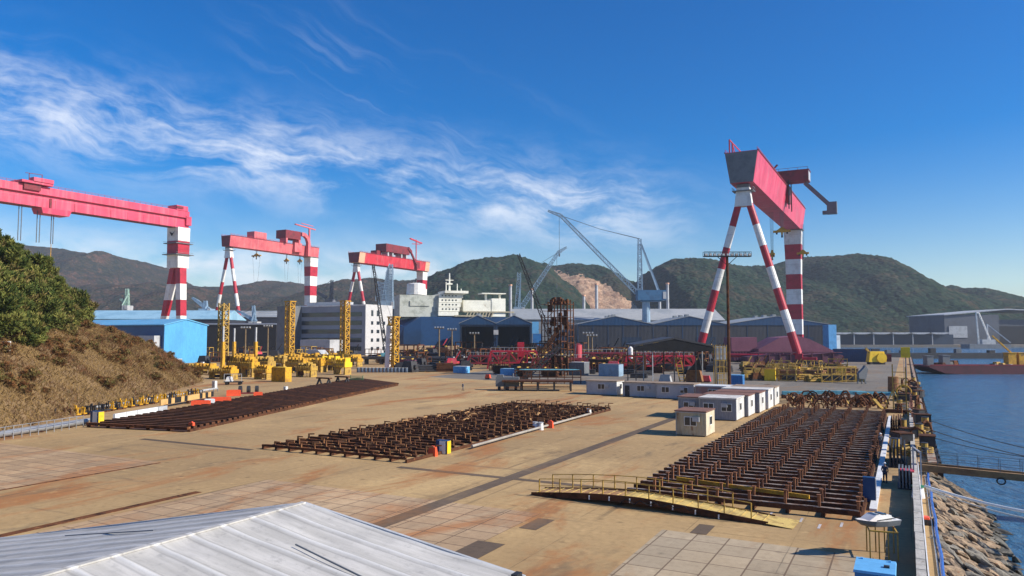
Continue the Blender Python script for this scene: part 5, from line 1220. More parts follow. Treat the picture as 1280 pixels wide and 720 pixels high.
#@@BEDS
# ============================================================ STEEL JIG BEDS
def bed(label, v0, v1, u0, u1, bays, pitch, posth, mB, mP, mT, Larm=0.0, rz=YR, org=None, jitter=0.0, skip=0.0, beamw=.34, beamh=.32):
    o = org or XY(v=v0, u=u0); t_ = thing('steel_jig_bed', label, 'steel bed', (o.x, o.y, 0), rz, 'steel jig beds laid on the yard')
    w, L = v1-v0, u1-u0; rd = random.Random(int(w*10+L)); n = int(L/pitch)
    for k in range(bays+1): 
        MB().box((w*k/bays, L/2, .0), (.22, L, .30)).build('long_rail', mB, t_)
    for k in range(n+1):
        b_ = MB(); y = L*k/n
        b_.box((w/2, y, .302), (w, beamw, beamh), mi=0); b_.box((w/2+rd.uniform(-.2, .2), y, .302+beamh+.003), (w*rd.uniform(.96, 1), beamw*.9, .03), mi=1)
        b_.build('cross_beam', [mB, mT], t_)
    posts = []
    for k in range(n+1):
        for b in range(bays):
            if rd.random() < skip: continue
            posts.append((w*(b+1)/bays-(.0 if b < bays-1 else w/bays*.0)-.18, L*k/n, posth*rd.uniform(.72, 1.15)))
    posts.sort(key=lambda q_: q_[1])
    def pm(mb, q_):
        x, y, h = q_; x += rd.uniform(-jitter, jitter); lean = rd.uniform(-.04, .04)
        mb.bar((x, y+.05, .3), (x+lean, y+.05, .3+h), .13 if Larm else .17, .13 if Larm else .17)
        if Larm: mb.bar((x+lean-.08, y+.05, .3+h), (x+lean+Larm*rd.uniform(.7, 1.1), y+.05+rd.uniform(-.1, .4), .3+h+rd.uniform(-.05, .05)), .12, .12)
        else: mb.box((x+lean, y+.05, .3+h), (.26, .26, .05))
    for q_ in posts[:100]:
        b_ = MB(); pm(b_, q_); b_.build('upright_post', mP, t_)
    if len(posts) > 100:
        b_ = MB()
        for q_ in posts[100:]: pm(b_, q_)
        ob = b_.build('upright_post', mP, t_); ob['kind'] = 'stuff'
    return t_, w, L
bed('large dark steel jig bed with eight rows of posts beside the quay walkway', -18.6, -2.9, 53.6, 124, 7, 1.6, 1.15, M_drust, M_rpost, M_beamtop, skip=.04, jitter=.05)
t_, w, L = bed('middle jig bed with hooked posts lying left of the long dark paving strip', -60.0, -41.6, 57.6, 112, 10, 1.65, .70, M_drust, M_rusty_o, M_rust, Larm=.8, skip=.10, jitter=.12, beamw=.24, beamh=.2)
# loose tan clamps lying on the far half of the middle bed
lc = random.Random(4); cg_ = 'tan clamps scattered on the middle steel bed'
c0 = None
for k in range(34):
    p = XY(57.6+lc.uniform(22, 52), -60+lc.uniform(1, 17.5), .58); rz = lc.uniform(0, 3)
    if c0 is None:
        c0 = thing('steel_clamp', 'tan curved clamp lying on the middle steel bed', 'clamp', p, rz, cg_); b_ = MB(); b_.bar((-.5, 0, 0), (.2, 0, .35), .2); b_.bar((.2, 0, .35), (.7, 0, .25), .2); b_.build('arm', mat('tan_paint', (.42, .24, .10), (.3, .16, .07), rough=.8), c0); MB().box((-.5, 0, -.05), (.4, .3, .15)).build('pad', M_drust, c0)
    else: dup(c0, p, rz, sc=lc.uniform(.5, 1.0))
# low left bed, turned towards the camera axis
A, B_, C_, Dd = G(110, 534), G(236, 540), G(497, 482), G(446, 475)
def lp(a, b, f_): return a+(b-a)*f_
t_ = thing('steel_jig_bed', 'flat rust brown steel bed stretching away along the foot of the bank', 'steel bed', (A.x, A.y, 0), 0, 'steel jig beds laid on the yard')
for k in range(6):
    b_ = MB(); b_.bar(lp(A, B_, k/5)-A+Vector((0, 0, .15)), lp(Dd, C_, k/5)-A+Vector((0, 0, .15)), .35, .3); b_.build('long_rail', M_drust, t_)
for k in range(62):
    f_ = k/61; b_ = MB(); b_.bar(lp(A, Dd, f_)-A+Vector((0, 0, .46)), lp(B_, C_, f_)-A+Vector((0, 0, .46)), .6, .3, 0); b_.build('cross_beam', M_drust if k % 5 else M_rust, t_)
b_ = MB().poly([A-A+Vector((0, 0, .02)), B_-A+Vector((0, 0, .02)), C_-A+Vector((0, 0, .02)), Dd-A+Vector((0, 0, .02))]); b_.build('ground_plate', mat('brown_plate', (.075, .035, .028), (.05, .025, .02), rough=.9, scale=.3), t_)
# long pale pipe along the middle bed, red edge beam of the large bed
a, b = G(590, 562), G(738, 520); t_ = tag(MB().tube((0, 0, .35), (b-a)+Vector((0, 0, .35)), .14, n=8).build('long_pipe', M_concrete, loc=a), 'pale pipe lying along the right edge of the middle steel bed', 'pipe')
for px, py, nm, mm_, lb, w, h in ((541, 570, 'barrier_block', M_orange, 'orange red barrier at the near corner of the middle bed', .9, .9), (239.5, 538, 'barrier_block', M_orange, 'orange red barrier on the near edge of the flat left bed', .9, 1.0), (688, 535, 'barrier_block', M_orange, 'orange red barrier by the pale pipe of the middle bed', .8, .9)):
    p = G(px, py); t_ = thing(nm, lb, 'barrier', (p.x, p.y, 0), YR); MB().box((0, 0, 0), (w, .5, h), top=(.8, .6)).build('shell', mm_, t_); MB().box((0, 0, h), (w*.3, .2, .1)).build('cap', mm_, t_)
def signbox(label, px, py, w, h, three=True, rz=YR, d=.5):
    p = G(px, py); t_ = thing('switch_cabinet', label, 'cabinet', (p.x, p.y, 0), rz)
    MB().box((0, 0, 0), (w, d, h)).build('body', M_navy, t_)
    if three: MB().box((w*.1, -d/2-.02, .05), (w*.55, .04, h-.1)).build('white_panel', M_wplastic, t_)
    else: MB().box((w*.5+.03, 0, .05), (.05, d*.95, h-.1)).build('pale_side', M_lgrey, t_)
    if three: MB().box((w*.5+.03, 0, .05), (.05, d*.95, h-.1)).build('yellow_side', M_byel, t_)
signbox('navy cabinet with white face and yellow side at the corner of the middle bed', 554, 567, 1.3, 1.35, d=.7)
signbox('navy cabinet with white face and yellow side in front of the bank fence', 121, 532, 1.7, 1.9, d=.8)
for px, py, lb in ((669, 537, 'white drum pair beside the pale pipe, left one'), (676, 537.5, 'white drum pair beside the pale pipe, right one'), (736.5, 519, 'white box at the far end of the pale pipe')):
    p = G(px, py); t_ = thing('white_bin', lb, 'bin', (p.x, p.y, 0), YR); MB().tube((0, 0, 0), (0, 0, .9), .35, .3, 12).build('body', M_wplastic, t_); MB().tube((0, 0, .9), (0, 0, .97), .36, n=12).build('lid', M_lgrey, t_)
p = G(664, 646); 
# yellow gangway lying in front of the large bed
a, b = G(664, 619), G(960, 657); d_ = (b-a); Lg = d_.length; rz = math.atan2(d_.y, d_.x)
t_ = thing('gangway', 'yellow gangway with handrails lying on the ground before the large steel bed', 'gangway', (a.x, a.y, 0), rz)
M_deck = mat('tread_plate', (.46, .27, .12), (.28, .14, .055), rough=.8, scale=1.4, rust=RUST); M_deck2 = mat('yellow_tread', (.62, .45, .14), (.36, .24, .08), rough=.8, scale=1.2, rust=(.2, .1, .04))
Wd = 2.1
def zc(x): f_ = x/Lg; return .14+.56*math.sin(min(1, f_/.5)*PI/2) if f_ < .5 else .70-.56*((f_-.5)/.5)**1.15
N = 24; dk_ = MB(); sds = [MB(), MB()]
for k in range(N):
    x0, x1 = Lg*k/N, Lg*(k+1)/N-.02
    dk_.add([(x0, .1, zc(x0)), (x1, .1, zc(x1)), (x1, Wd, zc(x1)), (x0, Wd, zc(x0)), (x0, .1, zc(x0)-.06), (x1, .1, zc(x1)-.06), (x1, Wd, zc(x1)-.06), (x0, Wd, zc(x0)-.06)], [(0, 1, 2, 3), (4, 5, 6, 7), (0, 1, 5, 4), (1, 2, 6, 5), (2, 3, 7, 6), (3, 0, 4, 7)], 0 if k < N*.4 else 1)
    dk_.box(((x0+x1)/2, Wd/2, max(zc(x0), zc(x1))-.0), (.05, Wd-.1, .03), mi=1)
    for sd_, y in zip(sds, (.04, Wd+.04)):
        sd_.add([(x0, y-.04, zc(x0)+.08), (x1+.02, y-.04, zc(x1)+.08), (x1+.02, y+.04, zc(x1)+.08), (x0, y+.04, zc(x0)+.08), (x0, y-.04, max(.02, zc(x0)-.36)), (x1+.02, y-.04, max(.02, zc(x1)-.36)), (x1+.02, y+.04, max(.02, zc(x1)-.36)), (x0, y+.04, max(.02, zc(x0)-.36))], [(0, 1, 2, 3), (4, 5, 6, 7), (0, 1, 5, 4), (1, 2, 6, 5), (2, 3, 7, 6), (3, 0, 4, 7)])
dk_.build('deck', [M_deck, M_deck2], t_)
for sdm in sds: sdm.build('side_beam', M_drust, t_)
for sy, y in ((0, .04), (1, Wd+.04)):
    hr = MB(); xs = [Lg*(.04+.10*k) for k in range(10 if sy == 0 else 9)]
    for x in xs: hr.bar((x, y, zc(x)), (x, y, zc(x)+1.05), .07)
    for a_, b_ in zip(xs, xs[1:]): hr.bar((a_, y, zc(a_)+1.05), (b_, y, zc(b_)+1.05), .05); hr.bar((a_, y, zc(a_)+.55), (b_, y, zc(b_)+.55), .04)
    hr.build('handrail', M_dyel, t_)
for k in range(7): x = Lg*(.28+.09*k); hh = MB(); hh.bar((x, -.06, zc(x)-.05), (x, -.06, zc(x)-.34), .07); hh.build('hook_plate', M_wplastic, t_)
er = MB(); er.add([(Lg-.1, -.1, .14), (Lg+1.5, -.2, .03), (Lg+1.5, Wd+.2, .03), (Lg-.1, Wd+.1, .14)], [(0, 1, 2, 3)]); er.add([(Lg-.1, -.1, .08), (Lg+1.5, -.2, .0), (Lg+1.5, Wd+.2, .0), (Lg-.1, Wd+.1, .08)], [(3, 2, 1, 0)]); er.build('end_ramp', M_deck2, t_)
hs = MB(); pts = [Vector((Lg*.42+i*.35, -.12+.1*math.sin(i*2), .25+.35*abs(math.sin(i*1.1)))) for i in range(16)]; hs.path(pts, .03, 6); hs.build('hose', M_rubber, t_)
a, b = G(846, 611), G(1012, 636); dd = b-a; ob = MB(); ob.bar((0, 0, .8), dd+Vector((0, 0, .8)), .14, .26); ob.bar((dd*.15)+Vector((0, 0, 0)), (dd*.15)+Vector((0, 0, .7)), .1); ob.bar((dd*.85)+Vector((0, 0, 0)), (dd*.85)+Vector((0, 0, .7)), .1)
tag(ob.build('crash_beam', M_yel, loc=a), 'long yellow beam lying on the near edge of the large bed', 'beam')

# ---- foreground roof
RZ = 7.0; ap = (-6.2, 22.5)
o = thing('shed_roof', 'pale grey ribbed roof of the building in the left foreground', 'roof', (ap[0], ap[1], RZ), YR)
m = bpy.data.materials.new('translucent_roof_sheet'); m.use_nodes = True; t = NT(m.node_tree); bb = m.node_tree.nodes['Principled BSDF']
v = coords(t); spn = t.n('ShaderNodeSeparateXYZ'); t.l(v, spn.inputs[0])
stv = t.xyz(t.m('MULTIPLY', spn.outputs[0], .3), t.m('MULTIPLY', spn.outputs[1], 2.0), 0)
c = t.mix(t.ss(t.noise(stv, 1.1, 5, .65), .35, .7), (.40, .385, .355), (.54, .52, .485))
c = t.mix(t.ss(t.noise(v, 3.5, 5, .7), .52, .75, 0, .5), c, (.24, .235, .225)); c = t.mix(t.ss(t.noise(v, .45, 4, .6), .5, .7, 0, .45), c, (.28, .275, .27))
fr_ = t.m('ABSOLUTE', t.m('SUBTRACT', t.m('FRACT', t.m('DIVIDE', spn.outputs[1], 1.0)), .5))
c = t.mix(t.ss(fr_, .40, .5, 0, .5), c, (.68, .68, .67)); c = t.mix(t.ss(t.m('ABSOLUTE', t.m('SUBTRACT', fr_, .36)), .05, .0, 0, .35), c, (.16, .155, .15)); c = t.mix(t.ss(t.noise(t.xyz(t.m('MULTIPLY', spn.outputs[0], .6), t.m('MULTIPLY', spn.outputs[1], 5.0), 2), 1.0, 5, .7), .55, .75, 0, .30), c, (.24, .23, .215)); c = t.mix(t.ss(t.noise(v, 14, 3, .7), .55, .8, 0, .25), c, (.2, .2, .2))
t.l(c, bb.inputs['Base Color']); bb.inputs['Roughness'].default_value = .8; bb.inputs['Specular IOR Level'].default_value = .2
bn = t.n('ShaderNodeBump'); bn.inputs['Strength'].default_value = .35; bn.inputs['Distance'].default_value = .05
t.l(t.m('ADD', t.m('POWER', t.m('MULTIPLY', fr_, 2.0), 3.0), t.m('MULTIPLY', t.noise(stv, 1.6, 4, .6), .8)), bn.inputs['Height']); t.l(bn.outputs[0], bb.inputs['Normal'])
M_sheet = m
for nm, w_, sl_ in (('roof_slope', 7.3, -.143), ('roof_slope', -17, -.19)):
    b_ = MB(); nx_, ny_ = 24, 330; v_ = []
    for j in range(ny_+1):
        y = -22*j/ny_
        for i in range(nx_+1):
            x = w_*i/nx_; sag = -.045*math.sin(PI*((-y) % 1.0))+.035*math.exp(-((((-y)+.5) % 1.0-.5)/.07)**2)-.06*math.sin(i/nx_*PI)+noise.noise(Vector((x*.9, y*.9, 3)))*.025; v_.append((x, y, abs(x)*sl_+sag*min(1, i)))
    b_.v = v_
    for j in range(ny_):
        for i in range(nx_): a_ = j*(nx_+1)+i; b_.f.append((a_, a_+1, a_+nx_+2, a_+nx_+1)); b_.m.append(0)
    b_.build(nm, M_sheet, o, smooth=True)
b_ = MB(); b_.bar((0, 0, .01), (0, -22, .01), .16, .04); b_.build('ridge_cap', M_sheet, o)
b_ = MB(); b_.bar((0, .04, -.06), (7.35, .04, -1.12), .1, .14); b_.bar((0, .04, -.06), (-17, .04, -3.3), .1, .14); b_.build('verge_trim', M_lgrey, o)
b_ = MB(); b_.box((7.55, -10, -1.35), (.35, 20, .22)); b_.build('gutter', M_lgrey, o)
b_ = MB(); b_.prism([(-16.6, -7), (7.2, -7), (7.2, -1.25), (0, -.2), (-16.6, -3.4)], -22, -.15); b_.build('wall', M_offwhite, o)
b_ = MB(); b_.tube((2.2, -2.6, -.30), (5.2, -3.0, -.75), .022, n=6); b_.box((5.2, -3.0, -.76), (.22, .16, .1)); b_.build('cable', M_grey, o)
b_ = MB(); b_.tube((-9, -1.6, -1.70), (-3.5, -2.4, -.68), .018, n=6); b_.build('cable', M_grey, o)
b_ = MB(); b_.box((7.3, -.3, -1.1), (.16, .3, .2)); b_.build('bracket', M_dark, o)
ob = MB().box((1.2, -.8, 0), (4.5, 3, 5.7)); ob = None
p = XY(*UV((1.2, 19.2))); t_ = thing('lean_to_roof', 'narrow grey flat roof strip at the right corner of the foreground roof', 'roof', (.9, 18.4, 0), YR)
MB().box((.9, -2, 5.6), (1.8, 4, .12)).build('roof', M_lgrey, t_); MB().box((.9, -2, 0), (1.6, 3.8, 5.6)).build('wall', M_offwhite, t_)

#@@QUAY
# ============================================================ QUAY, REVETMENT, RIGHT SIDE
def slope_z(v): return -.25-(v-1.3)*.62
def rub(v_, u):
    p = Vector((v_*1.5+.3*noise.noise(Vector((v_, u, 1))), u*1.9, 0)); dd_ = noise.voronoi(p)[0]
    return .42*(.45-min(.9, dd_[0]))+.1*noise.noise(Vector((v_*5, u*5, 0)))
mb = MB(); nu, nv = 420, 52
for j in range(nu+1):
    u = 18+62*j/nu
    for i in range(nv+1):
        v_ = 1.15+7.5*i/nv; mb.v.append((v_, u, slope_z(v_)+rub(v_, u) if i else -.02))
for j in range(nu):
    for i in range(nv): a = j*(nv+1)+i; mb.f.append((a, a+1, a+nv+2, a+nv+1)); mb.m.append(0)
M_rockd = mat('rubble_stone', (.26, .185, .12), (.11, .09, .07), rough=1, scale=1.0, lo=.4, hi=.6, bump=1.0, fine=.3, rust=(.055, .048, .04), rlo=.52, rhi=.6)
struct(mb.build('revetment_slope', M_rockd, rz=YR))
rk = random.Random(12); RM = [mat('boulder_tan', (.42, .30, .19), (.23, .17, .115), rough=1, scale=2.2, bump=1.0, fine=.3, rust=(.33, .16, .08)), mat('boulder_grey', (.29, .26, .21), (.15, .135, .11), rough=1, scale=2.2, bump=1.0, fine=.3), mat('boulder_wet', (.075, .068, .05), (.04, .038, .03), rough=.6, scale=1.6, bump=.6)]
bp = []
for k in range(9):
    bm = bmesh.new(); bmesh.ops.create_icosphere(bm, subdivisions=2, radius=.5)
    for vv in bm.verts:
        c_ = vv.co; n_ = noise.noise(c_*1.6+Vector((k*7, 0, 0))); n2_ = noise.cell(c_*2.2+Vector((k*3, 1, 0)))
        vv.co = Vector((c_.x*1.25, c_.y*.85, c_.z*.62))*(1+n_*.65+n2_*.22)
    me = bpy.data.meshes.new('boulder'); bm.to_mesh(me); bm.free(); me.materials.append(RM[k % 3]); bp.append(me)
BLB = {0: 'tan boulder in the rubble slope beside the water', 1: 'grey boulder in the rubble slope beside the water', 2: 'dark wet boulder low on the rubble slope'}
cnt = 0
for j in range(60):
    for i in range(5):
        if cnt >= 298: break
        u = 26+j*.83+rk.uniform(-.4, .4); v_ = 1.75+i*1.02+rk.uniform(-.4, .4)
        if u > 74 and rk.random() < .4: continue
        z = slope_z(v_)+.12
        k = rk.choice((2, 5, 8)) if (v_ > 5.0 or z < -2.55) else rk.choice((0, 3, 6, 1, 4)) if v_ < 4 else rk.choice((0, 1, 4, 7, 3))
        o = bpy.data.objects.new('boulder', bp[k]); COL.objects.link(o); o.location = XY(u, v_, z); o.rotation_euler = (rk.uniform(-.5, .5), rk.uniform(.1, .7), YR+rk.uniform(-.7, 1.2)); s_ = rk.uniform(.42, .92); o.scale = (s_*1.5, s_, s_*.9)
        tag(o, BLB[k % 3], 'boulder', ('tan boulders of the slope', 'grey boulders of the slope', 'dark boulders at the waterline')[k % 3]); cnt += 1
# parapet of concrete blocks
M_par = mat('pale_concrete_block', (.50, .47, .42), (.36, .34, .30), rough=.9, scale=1.4, bump=.4, rust=(.26, .22, .17))
o = thing('parapet_wall', 'pale concrete block parapet running along the quay edge', 'wall', XY(20, .1), YR)
y = 0
for k in range(60):
    l_ = 1.85; b_ = MB(); b_.box((.24+rk.uniform(-.02, .02), y+l_/2, 0), (.42, l_-.05, .98 if y < 52 else .55)); y += l_+.02
    b_.build('block', M_par, o)
MB().box((.52, 28, 0), (.06, 56, .92)).build('side_strip', M_wplastic, o)
# far quay coping with rubber fenders
o = thing('quay_coping', 'worn concrete coping with tyres and steel plates along the far quay', 'quay edge', XY(79, 1.0), YR)
MB().box((.85, 180, 0), (.7, 360, .32)).build('coping', M_concrete, o)
fp = None; fd = 'black rubber fenders on the quay face'
for k in range(92):
    p = XY(80+k*3.9*(1+.0*k), 2.42, -2.4)
    if fp is None:
        fp = thing('fender', 'black rubber fender hanging on the vertical quay face', 'fender', p, YR, fd); MB().box((0, 0, 0), (.55, 1.9, 2.2)).build('pad', M_rubber, fp); MB().box((-.1, 0, 2.2), (.2, .3, .35)).build('chain', M_dark, fp)
    else: dup(fp, p, YR)
bo0 = None
for k in range(10):
    p = XY(84+k*18, 1.35)
    if bo0 is None:
        bo0 = thing('mooring_bollard', 'squat dark mooring bollard on the far quay coping', 'bollard', p, YR, 'mooring bollards on the quay'); MB().tube((0, 0, .3), (0, 0, .8), .22, .18, 12).build('post', M_dark, bo0); MB().tube((0, 0, .75), (0, 0, .95), .34, .3, 12).build('cap', M_dark, bo0)
    else: dup(bo0, p, YR)
# blue pipes and posts along the walkway
b_ = MB(); b_.path([XY(u, 1.32+.04*math.sin(u*.7), .14) for u in range(20, 78, 3)], .09, 8); tag(b_.build('blue_pipe', M_bluepipe), 'blue pipe lying along the top of the rubble slope', 'pipe')
b_ = MB(); b_.path([XY(u, 1.12, .06) for u in range(20, 78, 4)], .05, 6); tag(b_.build('grey_pipe', M_galv), 'thin grey pipe beside the blue one on the walkway', 'pipe')
t_ = thing('gate_post', 'pale steel post frame where the footbridge meets the quay', 'post', XY(66, .75), YR); MB().box((0, 0, 0), (.12, .12, 3.0)).build('post', M_lgrey, t_); MB().box((-.5, 3, 0), (.12, .12, 3.0)).build('post', M_lgrey, t_); MB().bar((0, 0, 2.9), (-.5, 3, 2.9), .1).build('rail', M_lgrey, t_)
# footbridge
t_ = thing('footbridge', 'rust brown footbridge with thin rails reaching out over the water', 'footbridge', XY(74.5, .6), YR)
def bz(x): return .55-.03*x
M_bro = mat('brown_bridge', (.20, .13, .06), (.12, .075, .04), rough=.8, scale=.8)
for y in (-.7, .7): MB().bar((0, y, bz(0)), (17, y, bz(17)), .2, .55).build('side_girder', M_bro, t_)
MB().bar((0, 0, bz(0)+.1), (17, 0, bz(17)+.1), 1.3, .08).build('deck', M_deck, t_)
for y in (-.7, .7):
    b_ = MB()
    for k in range(12): x = k*1.5; b_.bar((x, y, bz(x)+.25), (x, y, bz(x)+1.3), .035)
    for h_ in (.75, 1.3): b_.bar((0, y, bz(0)+h_), (16.5, y, bz(16.5)+h_), .03)
    b_.build('handrail', M_steelwire, t_)
for k in range(6):
    b_ = MB(); x = 6+k*1.9
    for a in range(12): b_.tube((x+.3*math.cos(a*PI/6), -.88, bz(x)-.42+.26*math.sin(a*PI/6)), (x+.3*math.cos((a+1)*PI/6), -.88, bz(x)-.42+.26*math.sin((a+1)*PI/6)), .06, n=6)
    b_.build('tyre', M_rubber, t_)
def cable(label, a, b, sag, r, m1, name='mooring_line', n=16, group=None, cat='rope'):
    b_ = MB(); P = [Vector(a).lerp(Vector(b), k/n)-Vector((0, 0, sag*4*(k/n)*(1-k/n))) for k in range(n+1)]; b_.path([q_-Vector(a) for q_ in P], r, 6)
    return tag(b_.build(name, m1, loc=a), label, cat, group)
M_hose = mat('white_hose', (.80, .79, .75), (.66, .65, .6), rough=.6, scale=2)
cable('thick pale hose sagging from the quay over the water', XY(62, .9, 1.1), XY(56, 16, 1.4), .9, .10, M_hose, 'hose', cat='hose')
cable('second pale hose hanging just below the thick one', XY(62, 1.0, .9), XY(55.5, 16, .9), 1.0, .05, M_rope, 'hose', cat='hose')
cable('upper thin mooring line slanting down over the water', XY(112, 1.5, 1.2), XY(76, 20, 1.2), 1.0, .04, M_drope)
cable('middle thin mooring line slanting down over the water', XY(102, 1.5, 1.0), XY(76, 18, .8), .8, .04, M_drope)
cable('lower thin mooring line just above the footbridge', XY(94, 1.5, 1.0), XY(76, 18, 1.8), .9, .035, M_drope)
# white barrier line, cabinet, boat, blue tank, clutter on the quay
t_ = thing('white_kerb_barrier', 'long white kerb barrier between the large bed and the quay walkway', 'barrier', XY(57, -2.3), YR)
for k in range(16): MB().box((0, 2+k*4.1, 0), (.46, 4.0, .16)).build('segment', M_wplastic, t_)
signbox('navy cabinet beside the white kerb barrier on the quay', 1087, 627, .8, 1.75, three=False)
def rackbox(label, px, py, w, d, h, m1, n=5):
    p = G(px, py); t_ = thing('panel_rack', label, 'rack', (p.x, p.y, 0), YR)
    for k in range(n): MB().box((-w/2+w*k/(n-1), d/2, .1), (.12, d, h*rk.uniform(.85, 1.05))).build('panel', m1, t_)
    MB().box((0, d/2, 0), (w+.3, d, .1)).build('base', M_dark, t_)
rackbox('dark rack of upright plates on the quay walkway by the parapet', 1122, 585, 1.2, 5.5, 2.0, M_dark)
rackbox('rust rack of upright plates farther along the quay walkway', 1120, 545, 1.0, 7, 1.8, M_drust)
rackbox('small dark rack just beyond the working man on the quay', 1131, 612, .7, 2.5, 1.4, M_grey, 4)
p = G(1134, 604); t_ = thing('red_crate', 'dark red crate against the quay parapet near the footbridge', 'crate', (p.x, p.y, 0), YR); MB().box((0, 0, 0), (1.0, 1.2, 1.0)).build('body', M_dred, t_); MB().box((0, 0, 1.0), (1.05, 1.25, .08)).build('lid', M_red, t_)
p = G(1148, 622); t_ = thing('white_bin', 'white plastic bin outside the parapet by the hose', 'bin', (p.x, p.y, 0), YR); MB().tube((0, 0, 0), (0, 0, .8), .45, .35, 12).build('body', M_wplastic, t_); MB().tube((0, 0, .8), (0, 0, .88), .46, n=12).build('lid', M_green, t_)
p = G(1157, 655); t_ = thing('orange_tarp', 'small orange tarp bundle on the outer walkway', 'tarp', (p.x, p.y, 0), YR); MB().box((0, 0, .35), (.5, .7, .12), top=(.7, .8)).build('tarp', M_orange, t_); MB().box((0, .1, 0), (.6, 1.0, .34)).build('frame', M_dark, t_)
# boat on a stand
P0 = D(1104, 676, 40.5); t_ = thing('boat_stand', 'yellow post stand carrying the small white boat', 'stand', (P0.x, P0.y, 0), YR+.15)
for x in (-.65, -.2, .25, .7): MB().box((x, 0, 0), (.06, .06, 1.45)).build('post', M_dyel, t_); MB().box((x, 1.5, 0), (.06, .06, 1.45)).build('post', M_dyel, t_)
b_ = MB(); b_.bar((-.7, 0, 1.47), (.75, 0, 1.47), .07); b_.bar((-.7, 1.5, 1.47), (.75, 1.5, 1.47), .07); b_.bar((-.65, 0, 1.45), (-.65, 1.5, 1.45), .06); b_.bar((.7, 0, 1.45), (.7, 1.5, 1.45), .06); b_.build('top_rail', M_dyel, t_)
t_ = thing('small_boat', 'small white boat with dark windows raised on the yellow stand', 'boat', (P0.x, P0.y+.6, 1.50), YR-.75)
secs = []
for y, w_, zb_, zt_ in ((-1.5, .02, .55, .62), (-1.1, .30, .28, .56), (-.5, .50, .1, .5), (.3, .55, .03, .48), (1.2, .50, .03, .46)): secs.append([(0, y, zb_), (w_*.75, y, zb_+.12), (w_, y, zt_), (0, y, zt_+.02), (-w_, y, zt_), (-w_*.75, y, zb_+.12)])
b_ = MB(); b2 = MB()
for a, b in zip(secs, secs[1:]):
    for i in range(6):
        j = (i+1) % 6; (b2 if i in (2, 3) else b_).add([a[i], b[i], b[j], a[j]], [(0, 1, 2, 3)])
b_.add(secs[-1], [tuple(range(6))]); b_.build('hull', M_grey, t_); b2.build('deck', M_white, t_)
b_ = MB(); b_.prism([(-.9, .52), (.75, .5), (.65, .72), (-.35, .80)], -.34, .34, axis='x'); cbn = b_.build('cabin', M_white, t_)
for y, l_ in ((-.25, .35), (.25, .4)): MB().box((0, y, .70), (.56, l_*.6, .115)).build('window', M_glass, cbn)
b_ = MB(); b_.bar((-.5, -.5, .55), (-.5, 1.1, .62), .04); b_.bar((.5, -.5, .55), (.5, 1.1, .62), .04); b_.build('rub_rail', M_rubber, t_)
p = G(1091, 705, 2.1); t_ = thing('blue_cabinet', 'bright blue steel box at the bottom right edge of the yard', 'cabinet', (p.x, p.y-.2, 0), YR)
MB().box((0, 0, 0), (1.5, 2.0, 2.0)).build('body', M_blue, t_); MB().box((0, 0, 2.0), (1.62, 2.1, .1), top=(.97, .97)).build('lid', M_lblue, t_); MB().box((.45, -.1, 2.1), (.22, .2, .08)).build('handle', M_dark, t_); MB().box((-.55, .8, 2.1), (.1, .1, .06)).build('hinge', M_lblue, t_); MB().box((.55, .8, 2.1), (.1, .1, .06)).build('hinge', M_lblue, t_)
# derrick posts, yellow box on a post, teal beams and rusty heap
p = G(1128, 516); t_ = thing('post_frame_ladder', 'tall ochre post frame with slanted stays at the quay edge', 'post frame', (p.x, p.y, 0), YR)
for x, h_ in ((-1.2, 7.4), (.6, 7.0)): MB().bar((x, 0, 0), (x, 0, h_), .16).build('post', M_dyel, t_)
b_ = MB()
for k in range(7): b_.bar((-1.2, 0, .8+k*.9), (.6, 0, .8+k*.9), .09)
b_.build('rungs', M_dyel, t_)
b_ = MB()
for x in (-2.6, .2): b_.bar((x, -.5, 0), (-1.2, 0, 3.5), .12)
b_.build('stay', M_dyel, t_); MB().box((-1, -.4, 0), (3.2, 1.2, .5)).build('base', M_drust, t_)
p = G(1133, 478); t_ = thing('signal_box', 'yellow box raised on a thin post at the far quay', 'signal', (p.x, p.y, 0), YR); H = D(1133, 447, p.y).z; MB().box((0, 0, 0), (.3, .3, H)).build('post', M_lgrey, t_); MB().box((0, 0, H), (2.1, 1.6, 2.6)).build('box', M_byel, t_)
b_ = MB()
for k in range(10): b_.bar((-.5, -.3, .5+k*.5), (.1, -.3, .5+k*.5), .06)
b_.bar((-.5, -.3, 0), (-.5, -.3, 6), .08); b_.bar((.1, -.3, 0), (.1, -.3, 6), .08); b_.build('ladder', M_lgrey, t_)
p = G(1117, 490); t_ = thing('rust_tank', 'orange rust vertical tank left of the quay post frame', 'tank', (p.x, p.y, 0), YR); MB().tube((0, 0, .3), (0, 0, 3.2), 1.1, 1.0, 14).build('shell', M_rusty_o, t_); MB().box((0, 0, 0), (2, 2, .3)).build('base', M_dark, t_)
p = G(1130, 500); t_ = thing('hose_reel', 'yellow hose reel standing on the far quay edge', 'reel', (p.x, p.y, 0), YR)
b_ = MB()
for a in range(14): b_.tube((1.2*math.cos(a*PI/7), 0, 1.5+1.2*math.sin(a*PI/7)), (1.2*math.cos((a+1)*PI/7), 0, 1.5+1.2*math.sin((a+1)*PI/7)), .13, n=6)
b_.build('rim', M_yel, t_); MB().box((0, 0, 0), (1.6, .9, .5)).build('base', M_drust, t_); MB().bar((0, -.4, 1.5), (0, .4, 1.5), .3).build('hub', M_drust, t_); MB().bar((0, .5, 0), (0, .5, 1.5), .15).build('stand', M_drust, t_)
